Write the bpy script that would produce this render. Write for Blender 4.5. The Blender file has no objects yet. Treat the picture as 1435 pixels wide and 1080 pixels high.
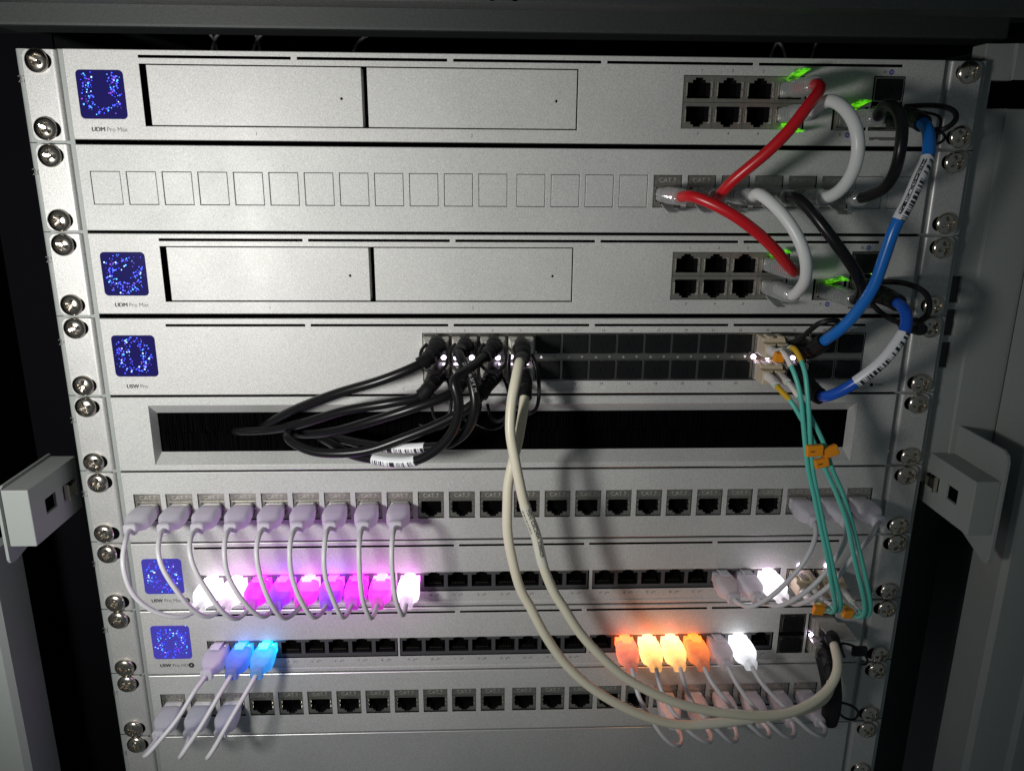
import bpy, bmesh, math, random
from mathutils import Vector, Matrix

# ------------------------------------------------------------------ camera, world, lamp, exposure
scene = bpy.context.scene
MM = 0.001
cam_data = bpy.data.cameras.new('camera')
cam_data.sensor_width = 36.0
cam_data.lens = 36.0 * 1100.0 / 1435.0
cam_data.clip_start = 0.01
cam_data.clip_end = 20.0
cam = bpy.data.objects.new('camera', cam_data)
scene.collection.objects.link(cam)
PITCH, YAW, ROLL = -0.27655, -0.04132, -0.007608
cam.matrix_world = (Matrix.Translation(Vector((-17.05, -421.83, -52.38)) * MM)
                    @ Matrix.Rotation(YAW, 4, 'Z') @ Matrix.Rotation(math.pi / 2 + PITCH, 4, 'X')
                    @ Matrix.Rotation(-ROLL, 4, 'Z'))
scene.camera = cam

world = bpy.data.worlds.new('World')
scene.world = world
world.use_nodes = True
bg = world.node_tree.nodes['Background']
bg.inputs['Color'].default_value = (0.75, 0.9, 0.95, 1)
bg.inputs['Strength'].default_value = 0.07

# one hand-held torch to the upper left of the camera
torch = bpy.data.lights.new('torch', 'SPOT')
torch.energy = 8.5
torch.color = (1.0, 0.985, 0.945)
torch.shadow_soft_size = 0.034
torch.spot_size = math.radians(102)
torch.spot_blend = 1.0
torch_ob = bpy.data.objects.new('torch', torch)
scene.collection.objects.link(torch_ob)
TL = Vector((-280, -410, -115)) * MM
TT = Vector((-165, 0, -140)) * MM
torch_ob.location = TL
torch_ob.rotation_euler = (TT - TL).to_track_quat('-Z', 'Y').to_euler()

scene.view_settings.view_transform = 'Standard'
scene.view_settings.look = 'None'
scene.view_settings.exposure = 0.0
scene.view_settings.gamma = 1.0
scene.cycles.max_bounces = 8
scene.cycles.transparent_max_bounces = 24
scene.cycles.sample_clamp_indirect = 4.0

random.seed(7)

# ------------------------------------------------------------------ materials
def new_mat(name):
    m = bpy.data.materials.new(name)
    m.use_nodes = True
    return m, m.node_tree.nodes, m.node_tree.links, m.node_tree.nodes['Principled BSDF']

def plain(name, col, rough=0.5, metal=0.0, spec=None, emit=None, strength=0.0, coat=0.0, bump=0.0, bscale=900.0, var=0.0):
    m, n, l, b = new_mat(name)
    b.inputs['Base Color'].default_value = (*col, 1)
    b.inputs['Roughness'].default_value = rough
    b.inputs['Metallic'].default_value = metal
    b.inputs['Coat Weight'].default_value = coat
    if spec is not None: b.inputs['Specular IOR Level'].default_value = spec
    if emit:
        b.inputs['Emission Color'].default_value = (*emit, 1)
        b.inputs['Emission Strength'].default_value = strength
    if bump or var:
        tc = n.new('ShaderNodeTexCoord')
        nz = n.new('ShaderNodeTexNoise')
        nz.inputs['Scale'].default_value = bscale
        nz.inputs['Detail'].default_value = 3
        l.new(tc.outputs['Object'], nz.inputs['Vector'])
        if bump:
            bp = n.new('ShaderNodeBump')
            bp.inputs['Strength'].default_value = bump
            bp.inputs['Distance'].default_value = 0.0002
            l.new(nz.outputs['Fac'], bp.inputs['Height'])
            l.new(bp.outputs['Normal'], b.inputs['Normal'])
        if var:
            mr = n.new('ShaderNodeMapRange')
            mr.inputs['From Min'].default_value = 0.3
            mr.inputs['From Max'].default_value = 0.7
            mr.inputs['To Min'].default_value = 1 - var
            mr.inputs['To Max'].default_value = 1 + var
            l.new(nz.outputs['Fac'], mr.inputs['Value'])
            mx = n.new('ShaderNodeVectorMath')
            mx.operation = 'SCALE'
            mx.inputs[0].default_value = col
            l.new(mr.outputs['Result'], mx.inputs['Scale'])
            l.new(mx.outputs['Vector'], b.inputs['Base Color'])
    return m

def silver_paint(name, col, metal, rough):
    """fine-grained metallic paint: speckle in colour, roughness and relief"""
    m, n, l, b = new_mat(name)
    tc = n.new('ShaderNodeTexCoord')
    n1 = n.new('ShaderNodeTexNoise'); n1.inputs['Scale'].default_value = 1700; n1.inputs['Detail'].default_value = 4
    n2 = n.new('ShaderNodeTexNoise'); n2.inputs['Scale'].default_value = 14; n2.inputs['Detail'].default_value = 4
    mp = n.new('ShaderNodeMapping'); mp.inputs['Location'].default_value = (0.01713, 0.02757, 0.00931)
    mp.inputs['Rotation'].default_value = (0.31, 0.17, 0.23)
    l.new(tc.outputs['Object'], mp.inputs['Vector'])
    l.new(mp.outputs['Vector'], n1.inputs['Vector']); l.new(mp.outputs['Vector'], n2.inputs['Vector'])
    mr = n.new('ShaderNodeMapRange')
    for k, v in (('From Min', .3), ('From Max', .7), ('To Min', .80), ('To Max', 1.20)): mr.inputs[k].default_value = v
    l.new(n1.outputs['Fac'], mr.inputs['Value'])
    mr2 = n.new('ShaderNodeMapRange')
    for k, v in (('From Min', .3), ('From Max', .7), ('To Min', .95), ('To Max', 1.05)): mr2.inputs[k].default_value = v
    l.new(n2.outputs['Fac'], mr2.inputs['Value'])
    mul = n.new('ShaderNodeMath'); mul.operation = 'MULTIPLY'
    l.new(mr.outputs['Result'], mul.inputs[0]); l.new(mr2.outputs['Result'], mul.inputs[1])
    sc = n.new('ShaderNodeVectorMath'); sc.operation = 'SCALE'; sc.inputs[0].default_value = col
    l.new(mul.outputs[0], sc.inputs['Scale'])
    l.new(sc.outputs['Vector'], b.inputs['Base Color'])
    b.inputs['Metallic'].default_value = metal
    b.inputs['Specular IOR Level'].default_value = 0.35
    mr3 = n.new('ShaderNodeMapRange')
    for k, v in (('From Min', .3), ('From Max', .7), ('To Min', rough - .08), ('To Max', rough + .08)): mr3.inputs[k].default_value = v
    l.new(n2.outputs['Fac'], mr3.inputs['Value']); l.new(mr3.outputs['Result'], b.inputs['Roughness'])
    bp = n.new('ShaderNodeBump'); bp.inputs['Strength'].default_value = 0.35; bp.inputs['Distance'].default_value = 0.00012
    l.new(n1.outputs['Fac'], bp.inputs['Height']); l.new(bp.outputs['Normal'], b.inputs['Normal'])
    return m

def clear_plastic(name, tint=(0.9, 0.92, 0.92), see=0.6, rough=0.12, emit=None, strength=0.0, base=1.0, patchy=False):
    """polycarbonate: part of the light passes, the rest is glossy reflection and a little haze"""
    m, n, l, b = new_mat(name)
    out = n['Material Output']
    b.inputs['Base Color'].default_value = (*[c * base for c in tint], 1)
    b.inputs['Roughness'].default_value = rough
    b.inputs['IOR'].default_value = 1.6
    b.inputs['Specular IOR Level'].default_value = 0.9
    if emit:
        b.inputs['Emission Color'].default_value = (*emit, 1)
        b.inputs['Emission Strength'].default_value = strength
    if patchy:
        tc = n.new('ShaderNodeTexCoord'); nz = n.new('ShaderNodeTexNoise'); nz.inputs['Scale'].default_value = 230
        l.new(tc.outputs['Object'], nz.inputs['Vector'])
        pr = n.new('ShaderNodeMapRange'); pr.inputs['From Min'].default_value = .42; pr.inputs['From Max'].default_value = .62
        pr.inputs['To Min'].default_value = .04 * strength; pr.inputs['To Max'].default_value = strength
        l.new(nz.outputs['Fac'], pr.inputs['Value']); l.new(pr.outputs['Result'], b.inputs['Emission Strength'])
    tr = n.new('ShaderNodeBsdfTransparent'); tr.inputs['Color'].default_value = (*tint, 1)
    mx = n.new('ShaderNodeMixShader')
    lw = n.new('ShaderNodeLayerWeight'); lw.inputs['Blend'].default_value = 0.35
    mr = n.new('ShaderNodeMapRange')
    mr.inputs['To Min'].default_value = see; mr.inputs['To Max'].default_value = see * 0.35
    l.new(lw.outputs['Facing'], mr.inputs['Value'])
    l.new(mr.outputs['Result'], mx.inputs['Fac'])
    l.new(b.outputs[0], mx.inputs[1]); l.new(tr.outputs[0], mx.inputs[2]); l.new(mx.outputs[0], out.inputs['Surface'])
    return m

def milky_plastic(name, tint=(0.8, 0.8, 0.83), emit=None, strength=0.0):
    """translucent rubber boot; a lit one carries the light of the port lamp it sits on"""
    m, n, l, b = new_mat(name)
    out = n['Material Output']
    b.inputs['Base Color'].default_value = (*tint, 1)
    b.inputs['Roughness'].default_value = 0.42
    tl = n.new('ShaderNodeBsdfTranslucent'); tl.inputs['Color'].default_value = (*tint, 1)
    m1 = n.new('ShaderNodeMixShader'); m1.inputs['Fac'].default_value = 0.4
    l.new(b.outputs[0], m1.inputs[1]); l.new(tl.outputs[0], m1.inputs[2])
    tr = n.new('ShaderNodeBsdfTransparent')
    m2 = n.new('ShaderNodeMixShader'); m2.inputs['Fac'].default_value = 0.16
    l.new(m1.outputs[0], m2.inputs[1]); l.new(tr.outputs[0], m2.inputs[2])
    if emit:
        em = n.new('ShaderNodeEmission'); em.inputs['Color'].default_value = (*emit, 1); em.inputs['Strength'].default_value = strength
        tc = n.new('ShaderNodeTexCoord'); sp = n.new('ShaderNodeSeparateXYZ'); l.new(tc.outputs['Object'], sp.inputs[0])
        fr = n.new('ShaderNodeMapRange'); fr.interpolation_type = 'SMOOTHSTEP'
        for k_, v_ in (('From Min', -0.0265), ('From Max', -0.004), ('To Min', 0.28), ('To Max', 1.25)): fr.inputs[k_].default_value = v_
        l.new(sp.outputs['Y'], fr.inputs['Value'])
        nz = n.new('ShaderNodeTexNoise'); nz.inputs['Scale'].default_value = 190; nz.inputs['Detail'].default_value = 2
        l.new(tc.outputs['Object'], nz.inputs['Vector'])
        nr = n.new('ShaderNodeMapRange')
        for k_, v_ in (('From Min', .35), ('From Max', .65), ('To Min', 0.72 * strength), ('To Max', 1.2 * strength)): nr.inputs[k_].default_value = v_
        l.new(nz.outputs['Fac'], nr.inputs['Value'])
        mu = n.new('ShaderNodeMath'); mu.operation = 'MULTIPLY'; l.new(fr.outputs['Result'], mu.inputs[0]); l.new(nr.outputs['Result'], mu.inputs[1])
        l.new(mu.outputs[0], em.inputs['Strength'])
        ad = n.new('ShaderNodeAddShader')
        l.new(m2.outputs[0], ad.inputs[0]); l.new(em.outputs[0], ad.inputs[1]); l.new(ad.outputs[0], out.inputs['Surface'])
    else:
        l.new(m2.outputs[0], out.inputs['Surface'])
    return m

def barcode(name, side=0.5, width=0.3, bars=2.5):
    """white printed sleeve; u runs along the cable in mm, v round it"""
    m, n, l, b = new_mat(name)
    uv = n.new('ShaderNodeUVMap')
    sp = n.new('ShaderNodeSeparateXYZ'); l.new(uv.outputs[0], sp.inputs[0])
    fl = n.new('ShaderNodeMath'); fl.operation = 'MULTIPLY'; fl.inputs[1].default_value = bars; l.new(sp.outputs['X'], fl.inputs[0])
    f2 = n.new('ShaderNodeMath'); f2.operation = 'FLOOR'; l.new(fl.outputs[0], f2.inputs[0])
    wn = n.new('ShaderNodeTexWhiteNoise'); wn.noise_dimensions = '1D'; l.new(f2.outputs[0], wn.inputs['W'])
    gt = n.new('ShaderNodeMath'); gt.operation = 'GREATER_THAN'; gt.inputs[1].default_value = 0.5; l.new(wn.outputs['Value'], gt.inputs[0])
    su = n.new('ShaderNodeMath'); su.operation = 'SUBTRACT'; su.inputs[1].default_value = side; l.new(sp.outputs['Y'], su.inputs[0])
    ab = n.new('ShaderNodeMath'); ab.operation = 'ABSOLUTE'; l.new(su.outputs[0], ab.inputs[0])
    lt = n.new('ShaderNodeMath'); lt.operation = 'LESS_THAN'; lt.inputs[1].default_value = width / 2; l.new(ab.outputs[0], lt.inputs[0])
    mu = n.new('ShaderNodeMath'); mu.operation = 'MULTIPLY'; l.new(gt.outputs[0], mu.inputs[0]); l.new(lt.outputs[0], mu.inputs[1])
    mx = n.new('ShaderNodeMix'); mx.data_type = 'RGBA'
    mx.inputs['A'].default_value = (0.72, 0.73, 0.76, 1); mx.inputs['B'].default_value = (0.02, 0.02, 0.025, 1)
    l.new(mu.outputs[0], mx.inputs['Factor']); l.new(mx.outputs['Result'], b.inputs['Base Color'])
    b.inputs['Roughness'].default_value = 0.35
    return m

M = {}
M['face'] = silver_paint('silver_face_paint', (0.50, 0.50, 0.49), 0.2, 0.53)
M['panel'] = silver_paint('silver_panel_paint', (0.475, 0.48, 0.47), 0.2, 0.54)
M['ear'] = silver_paint('silver_ear_paint', (0.49, 0.49, 0.48), 0.4, 0.42)
M['blank'] = silver_paint('blank_panel_paint', (0.43, 0.435, 0.43), 0.3, 0.5)
M['edge'] = plain('cut_edge', (0.80, 0.80, 0.78), 0.36, 0.85)
M['cabinet'] = plain('cabinet_grey_paint', (0.29, 0.31, 0.30), 0.5, bump=0.2, bscale=1500, var=0.06)
M['dark_cabinet'] = plain('cabinet_dark_paint', (0.026, 0.030, 0.030), 0.5, bump=0.2, bscale=700, var=0.15)
M['black'] = plain('inside_black', (0.004, 0.004, 0.005), 0.9, spec=0.0)
M['hole'] = plain('hole_black', (0.003, 0.003, 0.003), 0.9, spec=0.0)
M['nickel'] = plain('nickel_screw', (0.62, 0.57, 0.50), 0.2, 1.0, bump=0.2, bscale=350)
M['cage'] = plain('tinned_steel', (0.66, 0.63, 0.58), 0.26, 0.75, bump=0.3, bscale=500)
M['cage_dark'] = plain('port_cage_steel', (0.42, 0.40, 0.36), 0.3, 1.0, bump=0.3, bscale=500)
M['zinc'] = plain('zinc_jack', (0.46, 0.44, 0.39), 0.32, 0.9, bump=0.4, bscale=600, var=0.15)
M['port_metal'] = plain('port_shell', (0.54, 0.50, 0.43), 0.3, 0.92, bump=0.3, bscale=600, var=0.1)
M['port_grey'] = plain('port_grey_shell', (0.085, 0.085, 0.09), 0.45, 0.3)
M['socket'] = plain('socket_black', (0.005, 0.005, 0.006), 0.6, spec=0.2)
M['gold'] = plain('gold_contact', (0.55, 0.50, 0.40), 0.3, 1.0)
M['rubber'] = plain('black_dust_plug', (0.006, 0.006, 0.007), 0.4, spec=0.3, bump=0.1)
M['ink'] = plain('dark_ink', (0.02, 0.02, 0.022), 0.6)
M['grey_ink'] = plain('grey_ink', (0.10, 0.10, 0.10), 0.6)
M['blue_ink'] = plain('blue_ink', (0.06, 0.08, 0.32), 0.6)
M['white_ink'] = plain('white_ink', (0.7, 0.7, 0.7), 0.6)
M['emboss'] = plain('pale_embossing', (0.60, 0.58, 0.53), 0.45, 0.6)  # lettering paler than the jack metal around it
M['glass_a'] = plain('display_glass', (0.006, 0.006, 0.02), 0.12, spec=0.2, emit=(0.028, 0.02, 0.30), strength=0.28)
M['glass_b'] = plain('display_glass_bright', (0.01, 0.01, 0.04), 0.2, spec=0.3, emit=(0.075, 0.06, 0.52), strength=0.7)
for k, c, s in (('px_blue', (0.03, 0.06, 1.0), 3.0), ('px_cyan', (0.05, 0.40, 1.0), 2.6), ('px_violet', (0.28, 0.03, 0.9), 1.2), ('px_white', (0.40, 0.62, 1.0), 2.4)):
    M[k] = plain(k, (0, 0, 0), 0.5, emit=c, strength=s)
M['bristle'] = plain('black_bristle', (0.0025, 0.0025, 0.003), 0.9, spec=0.0)
M['red'] = plain('red_jacket', (0.50, 0.008, 0.014), 0.32)
M['white'] = plain('white_jacket', (0.66, 0.68, 0.67), 0.36)
M['thin'] = plain('slim_white_jacket', (0.62, 0.61, 0.64), 0.4)
M['blackj'] = plain('black_jacket', (0.007, 0.007, 0.008), 0.30, spec=0.3)
M['boot'] = plain('black_boot', (0.007, 0.007, 0.008), 0.5, spec=0.3, bump=0.2)
M['blue'] = plain('blue_jacket', (0.008, 0.15, 0.55), 0.28)
M['blue2'] = plain('deep_blue_jacket', (0.008, 0.085, 0.50), 0.28)
M['beige'] = plain('beige_jacket', (0.66, 0.62, 0.49), 0.38)
M['beige_plug'] = plain('beige_plastic', (0.52, 0.44, 0.32), 0.4)
M['aqua'] = plain('aqua_jacket', (0.10, 0.52, 0.43), 0.38)
M['lcboot'] = plain('white_fibre_boot', (0.72, 0.69, 0.66), 0.4)
M['yellow'] = plain('yellow_sleeve', (0.62, 0.38, 0.02), 0.45)
M['orange'] = plain('orange_tag', (0.85, 0.30, 0.01), 0.42)
M['clear'] = clear_plastic('clear_plastic', see=0.58, base=0.52, rough=0.08)
M['green'] = clear_plastic('green_lit_latch', (0.45, 0.9, 0.3), 0.55, emit=(0.22, 1.0, 0.01), strength=0.85, base=0.3, patchy=True)
M['led_green'] = plain('green_lamp', (0, 0, 0), 0.5, emit=(0.35, 1.0, 0.10), strength=4.0)
M['led'] = plain('white_lamp', (0, 0, 0), 0.5, emit=(0.86, 0.72, 1.0), strength=14.0)
M['led_dim'] = plain('dim_lamp', (0, 0, 0), 0.5, emit=(0.9, 0.85, 0.95), strength=0.9)
M['lens'] = plain('unlit_lamp_lens', (0.25, 0.25, 0.26), 0.5)
M['boot0'] = milky_plastic('milky_boot', (0.78, 0.77, 0.82))
M['tip0'] = clear_plastic('clear_tip', (0.85, 0.85, 0.9), 0.45)
M['barcode'] = barcode('barcode_sleeve', 0.41, 0.19)
M['barcode_low'] = barcode('barcode_low_sleeve', 0.36, 0.28, 2.5)
M['print_beige'] = plain('beige_sleeve', (0.66, 0.64, 0.55), 0.25, coat=0.3)
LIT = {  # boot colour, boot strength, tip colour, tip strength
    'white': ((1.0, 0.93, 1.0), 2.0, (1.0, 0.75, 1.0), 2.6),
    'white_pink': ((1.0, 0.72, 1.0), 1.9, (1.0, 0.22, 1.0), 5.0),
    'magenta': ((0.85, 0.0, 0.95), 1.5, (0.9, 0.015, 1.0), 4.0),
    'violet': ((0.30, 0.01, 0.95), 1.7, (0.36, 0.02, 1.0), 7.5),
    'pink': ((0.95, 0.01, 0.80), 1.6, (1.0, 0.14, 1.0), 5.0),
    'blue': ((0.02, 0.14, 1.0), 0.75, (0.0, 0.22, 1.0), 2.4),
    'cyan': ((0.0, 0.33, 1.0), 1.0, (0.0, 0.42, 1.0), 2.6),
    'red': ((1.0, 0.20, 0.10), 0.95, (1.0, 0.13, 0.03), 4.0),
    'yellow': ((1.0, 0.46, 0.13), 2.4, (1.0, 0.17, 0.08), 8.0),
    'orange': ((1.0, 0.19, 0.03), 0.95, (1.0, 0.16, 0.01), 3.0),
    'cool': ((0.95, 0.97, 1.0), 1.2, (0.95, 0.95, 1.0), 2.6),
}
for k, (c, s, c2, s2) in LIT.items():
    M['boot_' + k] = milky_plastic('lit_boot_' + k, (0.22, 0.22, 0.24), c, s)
    M['tip_' + k] = clear_plastic('lit_tip_' + k, (0.85, 0.85, 0.9), 0.25, emit=c2, strength=s2, base=0.35)

# ------------------------------------------------------------------ mesh helpers (all lengths in mm)
COL = scene.collection

class MB:
    def __init__(self):
        self.v = []; self.f = []; self.m = []; self.key = {}; self.uv = {}
    def vert(self, p, weld=True):
        if weld:
            k = (round(p[0], 3), round(p[1], 3), round(p[2], 3))
            if k in self.key: return self.key[k]
            self.key[k] = len(self.v)
        self.v.append(tuple(p)); return len(self.v) - 1
    def face(self, ids, mat=0, uv=None):
        if len(set(ids)) < 3: return
        self.f.append(tuple(ids)); self.m.append(mat)
        if uv: self.uv[len(self.f) - 1] = uv
    def quad(self, a, b, c, d, mat=0):
        self.face([self.vert(p) for p in (a, b, c, d)], mat)
    def box(self, x0, x1, y0, y1, z0, z1, mat=0):
        i = len(self.v)
        self.v += [(x0, y0, z0), (x1, y0, z0), (x1, y1, z0), (x0, y1, z0), (x0, y0, z1), (x1, y0, z1), (x1, y1, z1), (x0, y1, z1)]
        for q in ((0, 3, 2, 1), (4, 5, 6, 7), (0, 1, 5, 4), (1, 2, 6, 5), (2, 3, 7, 6), (3, 0, 4, 7)):
            self.face([i + k for k in q], mat)
    def relief(self, rect, y0, regions, back, base=0, edge=0.0, edge_mat=0):
        """rect (x0,x1,z0,z1); regions (x0,x1,z0,z1,depth,mat), depth into +y from y0"""
        x0, x1, z0, z1 = rect
        x0 += edge; x1 -= edge; z0 += edge; z1 -= edge
        xs = sorted({round(v, 3) for v in [x0, x1] + [min(max(r[k], x0), x1) for r in regions for k in (0, 1)]})
        zs = sorted({round(v, 3) for v in [z0, z1] + [min(max(r[k], z0), z1) for r in regions for k in (2, 3)]})
        nx, nz = len(xs) - 1, len(zs) - 1
        D = {}
        for i in range(nx):
            for j in range(nz):
                cx, cz = (xs[i] + xs[i + 1]) / 2, (zs[j] + zs[j + 1]) / 2
                d = (0.0, base)
                for r in regions:
                    if r[0] < cx < r[1] and r[2] < cz < r[3]: d = (r[4], r[5])
                D[i, j] = d
        def wall(pa, pb, d0, d1, mat):
            if abs(d0 - d1) < 1e-6: return
            self.quad((pa[0], y0 + d0, pa[1]), (pb[0], y0 + d0, pb[1]), (pb[0], y0 + d1, pb[1]), (pa[0], y0 + d1, pa[1]), mat)
        for (i, j), (d, mt) in D.items():
            a, b, c, e = xs[i], xs[i + 1], zs[j], zs[j + 1]
            y = y0 + d
            self.quad((a, y, c), (b, y, c), (b, y, e), (a, y, e), mt)
            for di, dj, pa, pb in ((1, 0, (b, c), (b, e)), (0, 1, (b, e), (a, e)), (-1, 0, (a, e), (a, c)), (0, -1, (a, c), (b, c))):
                n = D.get((i + di, j + dj))
                if n is None and edge:
                    ea, eb = [(q[0] + edge * ((q[0] == xs[-1]) - (q[0] == xs[0])), q[1] + edge * ((q[1] == zs[-1]) - (q[1] == zs[0]))) for q in (pa, pb)]
                    self.quad((pa[0], y0, pa[1]), (pb[0], y0, pb[1]), (eb[0], y0 + edge, eb[1]), (ea[0], y0 + edge, ea[1]), edge_mat)
                    wall(ea, eb, edge, back, mt)
                elif n is None: wall(pa, pb, d, back, mt)
                elif n[0] > d: wall(pa, pb, d, n[0], n[1] if n[0] - d > 3 else mt)
    def loft(self, rings, mat=0, cap=True, smooth_key=False):
        ids = [[self.vert(p, False) for p in r] for r in rings]
        n = len(ids[0])
        for a, b in zip(ids, ids[1:]):
            for k in range(n):
                self.face([a[k], a[(k + 1) % n], b[(k + 1) % n], b[k]], mat)
        if cap:
            self.face(ids[0][::-1], mat); self.face(ids[-1], mat)
    def lathe(self, c, prof, seg=24, mat=0, axis='y'):
        """prof: (radius, offset along -y)"""
        rings = []
        for r, h in prof:
            rings.append([(c[0] + r * math.cos(2 * math.pi * k / seg), c[1] - h, c[2] + r * math.sin(2 * math.pi * k / seg)) for k in range(seg)])
        self.loft(rings, mat)
    def tube(self, smp, rad, seg=12, mat=0, cap=True, s0=0.0):
        """smp: list of (point, normal, binormal, s); rad: number or function of s"""
        rf = rad if callable(rad) else (lambda s: rad)
        ids = []
        for p, nrm, bn, s in smp:
            r = rf(s)
            ids.append([self.vert(p + (nrm * math.cos(2 * math.pi * k / seg) + bn * math.sin(2 * math.pi * k / seg)) * r, False) for k in range(seg)])
        for a, b, qa, qb in zip(ids, ids[1:], smp, smp[1:]):
            for k in range(seg):
                ua, ub = qa[3], qb[3]
                self.face([a[k], a[(k + 1) % seg], b[(k + 1) % seg], b[k]], mat,
                          [(ua, k / seg), (ua, (k + 1) / seg), (ub, (k + 1) / seg), (ub, k / seg)])
        if cap:
            self.face(ids[0][::-1], mat); self.face(ids[-1], mat)
    def mesh(self, name, mats, smooth=False):
        me = bpy.data.meshes.new(name)
        me.from_pydata([(x * MM, y * MM, z * MM) for x, y, z in self.v], [], self.f)
        for m in mats: me.materials.append(M[m] if isinstance(m, str) else m)
        me.polygons.foreach_set('material_index', self.m)
        if self.uv:
            lay = me.uv_layers.new(name='UVMap')
            for fi, uv in self.uv.items():
                for li, q in zip(me.polygons[fi].loop_indices, uv): lay.data[li].uv = q
        bm = bmesh.new(); bm.from_mesh(me)
        bmesh.ops.recalc_face_normals(bm, faces=bm.faces)
        bm.to_mesh(me); bm.free()
        if smooth:
            me.shade_smooth() if hasattr(me, 'shade_smooth') else None
            me.polygons.foreach_set('use_smooth', [True] * len(me.polygons))
            me.set_sharp_from_angle(angle=math.radians(40)) if hasattr(me, 'set_sharp_from_angle') else None
        me.update()
        return me
    def build(self, name, mats, parent=None, smooth=False, loc=None):
        return place(name, self.mesh(name, mats, smooth), parent, loc)

def place(name, me, parent=None, loc=None):
    """loc None: the mesh is in place coordinates of the whole scene (or of its thing when that stands on the origin)"""
    o = bpy.data.objects.new(name, me)
    COL.objects.link(o)
    if parent is not None:
        o.parent = parent
        if parent.get('world_parts'):
            o.matrix_parent_inverse = Matrix.Translation(-Vector(parent['origin']))
    if loc is not None: o.location = Vector(loc) * MM
    return o

def thing(name, label, cat, loc=(0, 0, 0), group=None, world_parts=False):
    o = bpy.data.objects.new(name, None)
    o.empty_display_size = 0.01
    COL.objects.link(o)
    o.location = Vector(loc) * MM
    o['label'] = label; o['category'] = cat
    if group: o['group'] = group
    if world_parts:
        o['world_parts'] = 1; o['origin'] = [v * MM for v in loc]
    return o

def bevel(o, w=0.3, seg=2, ang=40):
    b = o.modifiers.new('bevel', 'BEVEL')
    b.width = w * MM; b.segments = seg; b.limit_method = 'ANGLE'; b.angle_limit = math.radians(ang)
    return o

_text = {}
def text_mesh(body, size, mat, bold=0.0, align='CENTER'):
    k = (body, size, mat, bold, align)
    if k not in _text:
        cu = bpy.data.curves.new('lettering', 'FONT')
        cu.body = body; cu.size = size * MM; cu.align_x = align; cu.align_y = 'CENTER'
        cu.resolution_u = 3; cu.extrude = 0.00002
        ob = bpy.data.objects.new('lettering_tmp', cu); COL.objects.link(ob)
        bpy.context.view_layer.update()
        dg = bpy.context.evaluated_depsgraph_get()
        me = bpy.data.meshes.new_from_object(ob.evaluated_get(dg))
        me.transform(Matrix.Rotation(math.pi / 2, 4, 'X'))
        if bold > 0:      # heavier strokes: the same outline set three times, a hair apart
            bm = bmesh.new()
            for j, dx in enumerate((-bold, 0, bold)):
                c = me.copy(); c.transform(Matrix.Translation((dx * MM, -j * 4e-6, (j - 1) * bold * .3 * MM))); bm.from_mesh(c); bpy.data.meshes.remove(c)
            bm.to_mesh(me); bm.free()
        me.materials.clear(); me.materials.append(M[mat])
        bpy.data.objects.remove(ob)
        _text[k] = me
    return _text[k]

def text(name, body, size, x, z, parent, mat='ink', bold=0.0, y=-0.06, align='CENTER'):
    return place(name, text_mesh(body, size, mat, bold, align), parent, (x, y, z))

def rrect(x0, x1, z0, z1, r, y, n=5):
    pts = []
    for cx, cz, a in ((x1 - r, z1 - r, 0), (x0 + r, z1 - r, 90), (x0 + r, z0 + r, 180), (x1 - r, z0 + r, 270)):
        for k in range(n + 1):
            t = math.radians(a + 90 * k / n)
            pts.append((cx + r * math.cos(t), y, cz + r * math.sin(t)))
    return pts

def ring(cx, cz, w, h, y, n=20, e=3.2):
    """superellipse cross-section"""
    out = []
    for k in range(n):
        t = 2 * math.pi * k / n
        c, s = math.cos(t), math.sin(t)
        out.append((cx + w / 2 * math.copysign(abs(c) ** (2 / e), c), y, cz + h / 2 * math.copysign(abs(s) ** (2 / e), s)))
    return out

def curve(points, step=1.6):
    """smooth curve through the points -> samples (p, normal, binormal, arc length)"""
    P = [Vector(p) for p in points]
    P = [P[0] * 2 - P[1]] + P + [P[-1] * 2 - P[-2]]
    pts = []
    for i in range(1, len(P) - 2):
        p0, p1, p2, p3 = P[i - 1], P[i], P[i + 1], P[i + 2]
        t0 = 0; t1 = t0 + max((p1 - p0).length, 1e-3) ** .5; t2 = t1 + max((p2 - p1).length, 1e-3) ** .5; t3 = t2 + max((p3 - p2).length, 1e-3) ** .5
        n = max(2, int((p2 - p1).length / step))
        for k in range(n):
            t = t1 + (t2 - t1) * k / n
            a1 = p0 * ((t1 - t) / (t1 - t0)) + p1 * ((t - t0) / (t1 - t0))
            a2 = p1 * ((t2 - t) / (t2 - t1)) + p2 * ((t - t1) / (t2 - t1))
            a3 = p2 * ((t3 - t) / (t3 - t2)) + p3 * ((t - t2) / (t3 - t2))
            b1 = a1 * ((t2 - t) / (t2 - t0)) + a2 * ((t - t0) / (t2 - t0))
            b2 = a2 * ((t3 - t) / (t3 - t1)) + a3 * ((t - t1) / (t3 - t1))
            pts.append(b1 * ((t2 - t) / (t2 - t1)) + b2 * ((t - t1) / (t2 - t1)))
    pts.append(P[-2])
    for _ in range(5):   # a cable does not kink
        pts = [pts[0]] + [(a + b * 2 + c) / 4 for a, b, c in zip(pts, pts[1:], pts[2:])] + [pts[-1]]
    out = []; s = 0.0; nrm = None
    for i, p in enumerate(pts):
        t = (pts[min(i + 1, len(pts) - 1)] - pts[max(i - 1, 0)]).normalized()
        if nrm is None:
            up = Vector((0, 0, 1)) if abs(t.z) < .9 else Vector((1, 0, 0))
            nrm = (up - t * up.dot(t)).normalized()
        else:
            nrm = (nrm - t * nrm.dot(t)).normalized()
            s += (p - pts[i - 1]).length
        out.append((p, nrm, t.cross(nrm), s))
    return out

def part_of(smp, a, b):
    L = smp[-1][3]
    if a < 0: a += L
    if b <= 0: b += L
    return [q for q in smp if a <= q[3] <= b]

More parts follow.
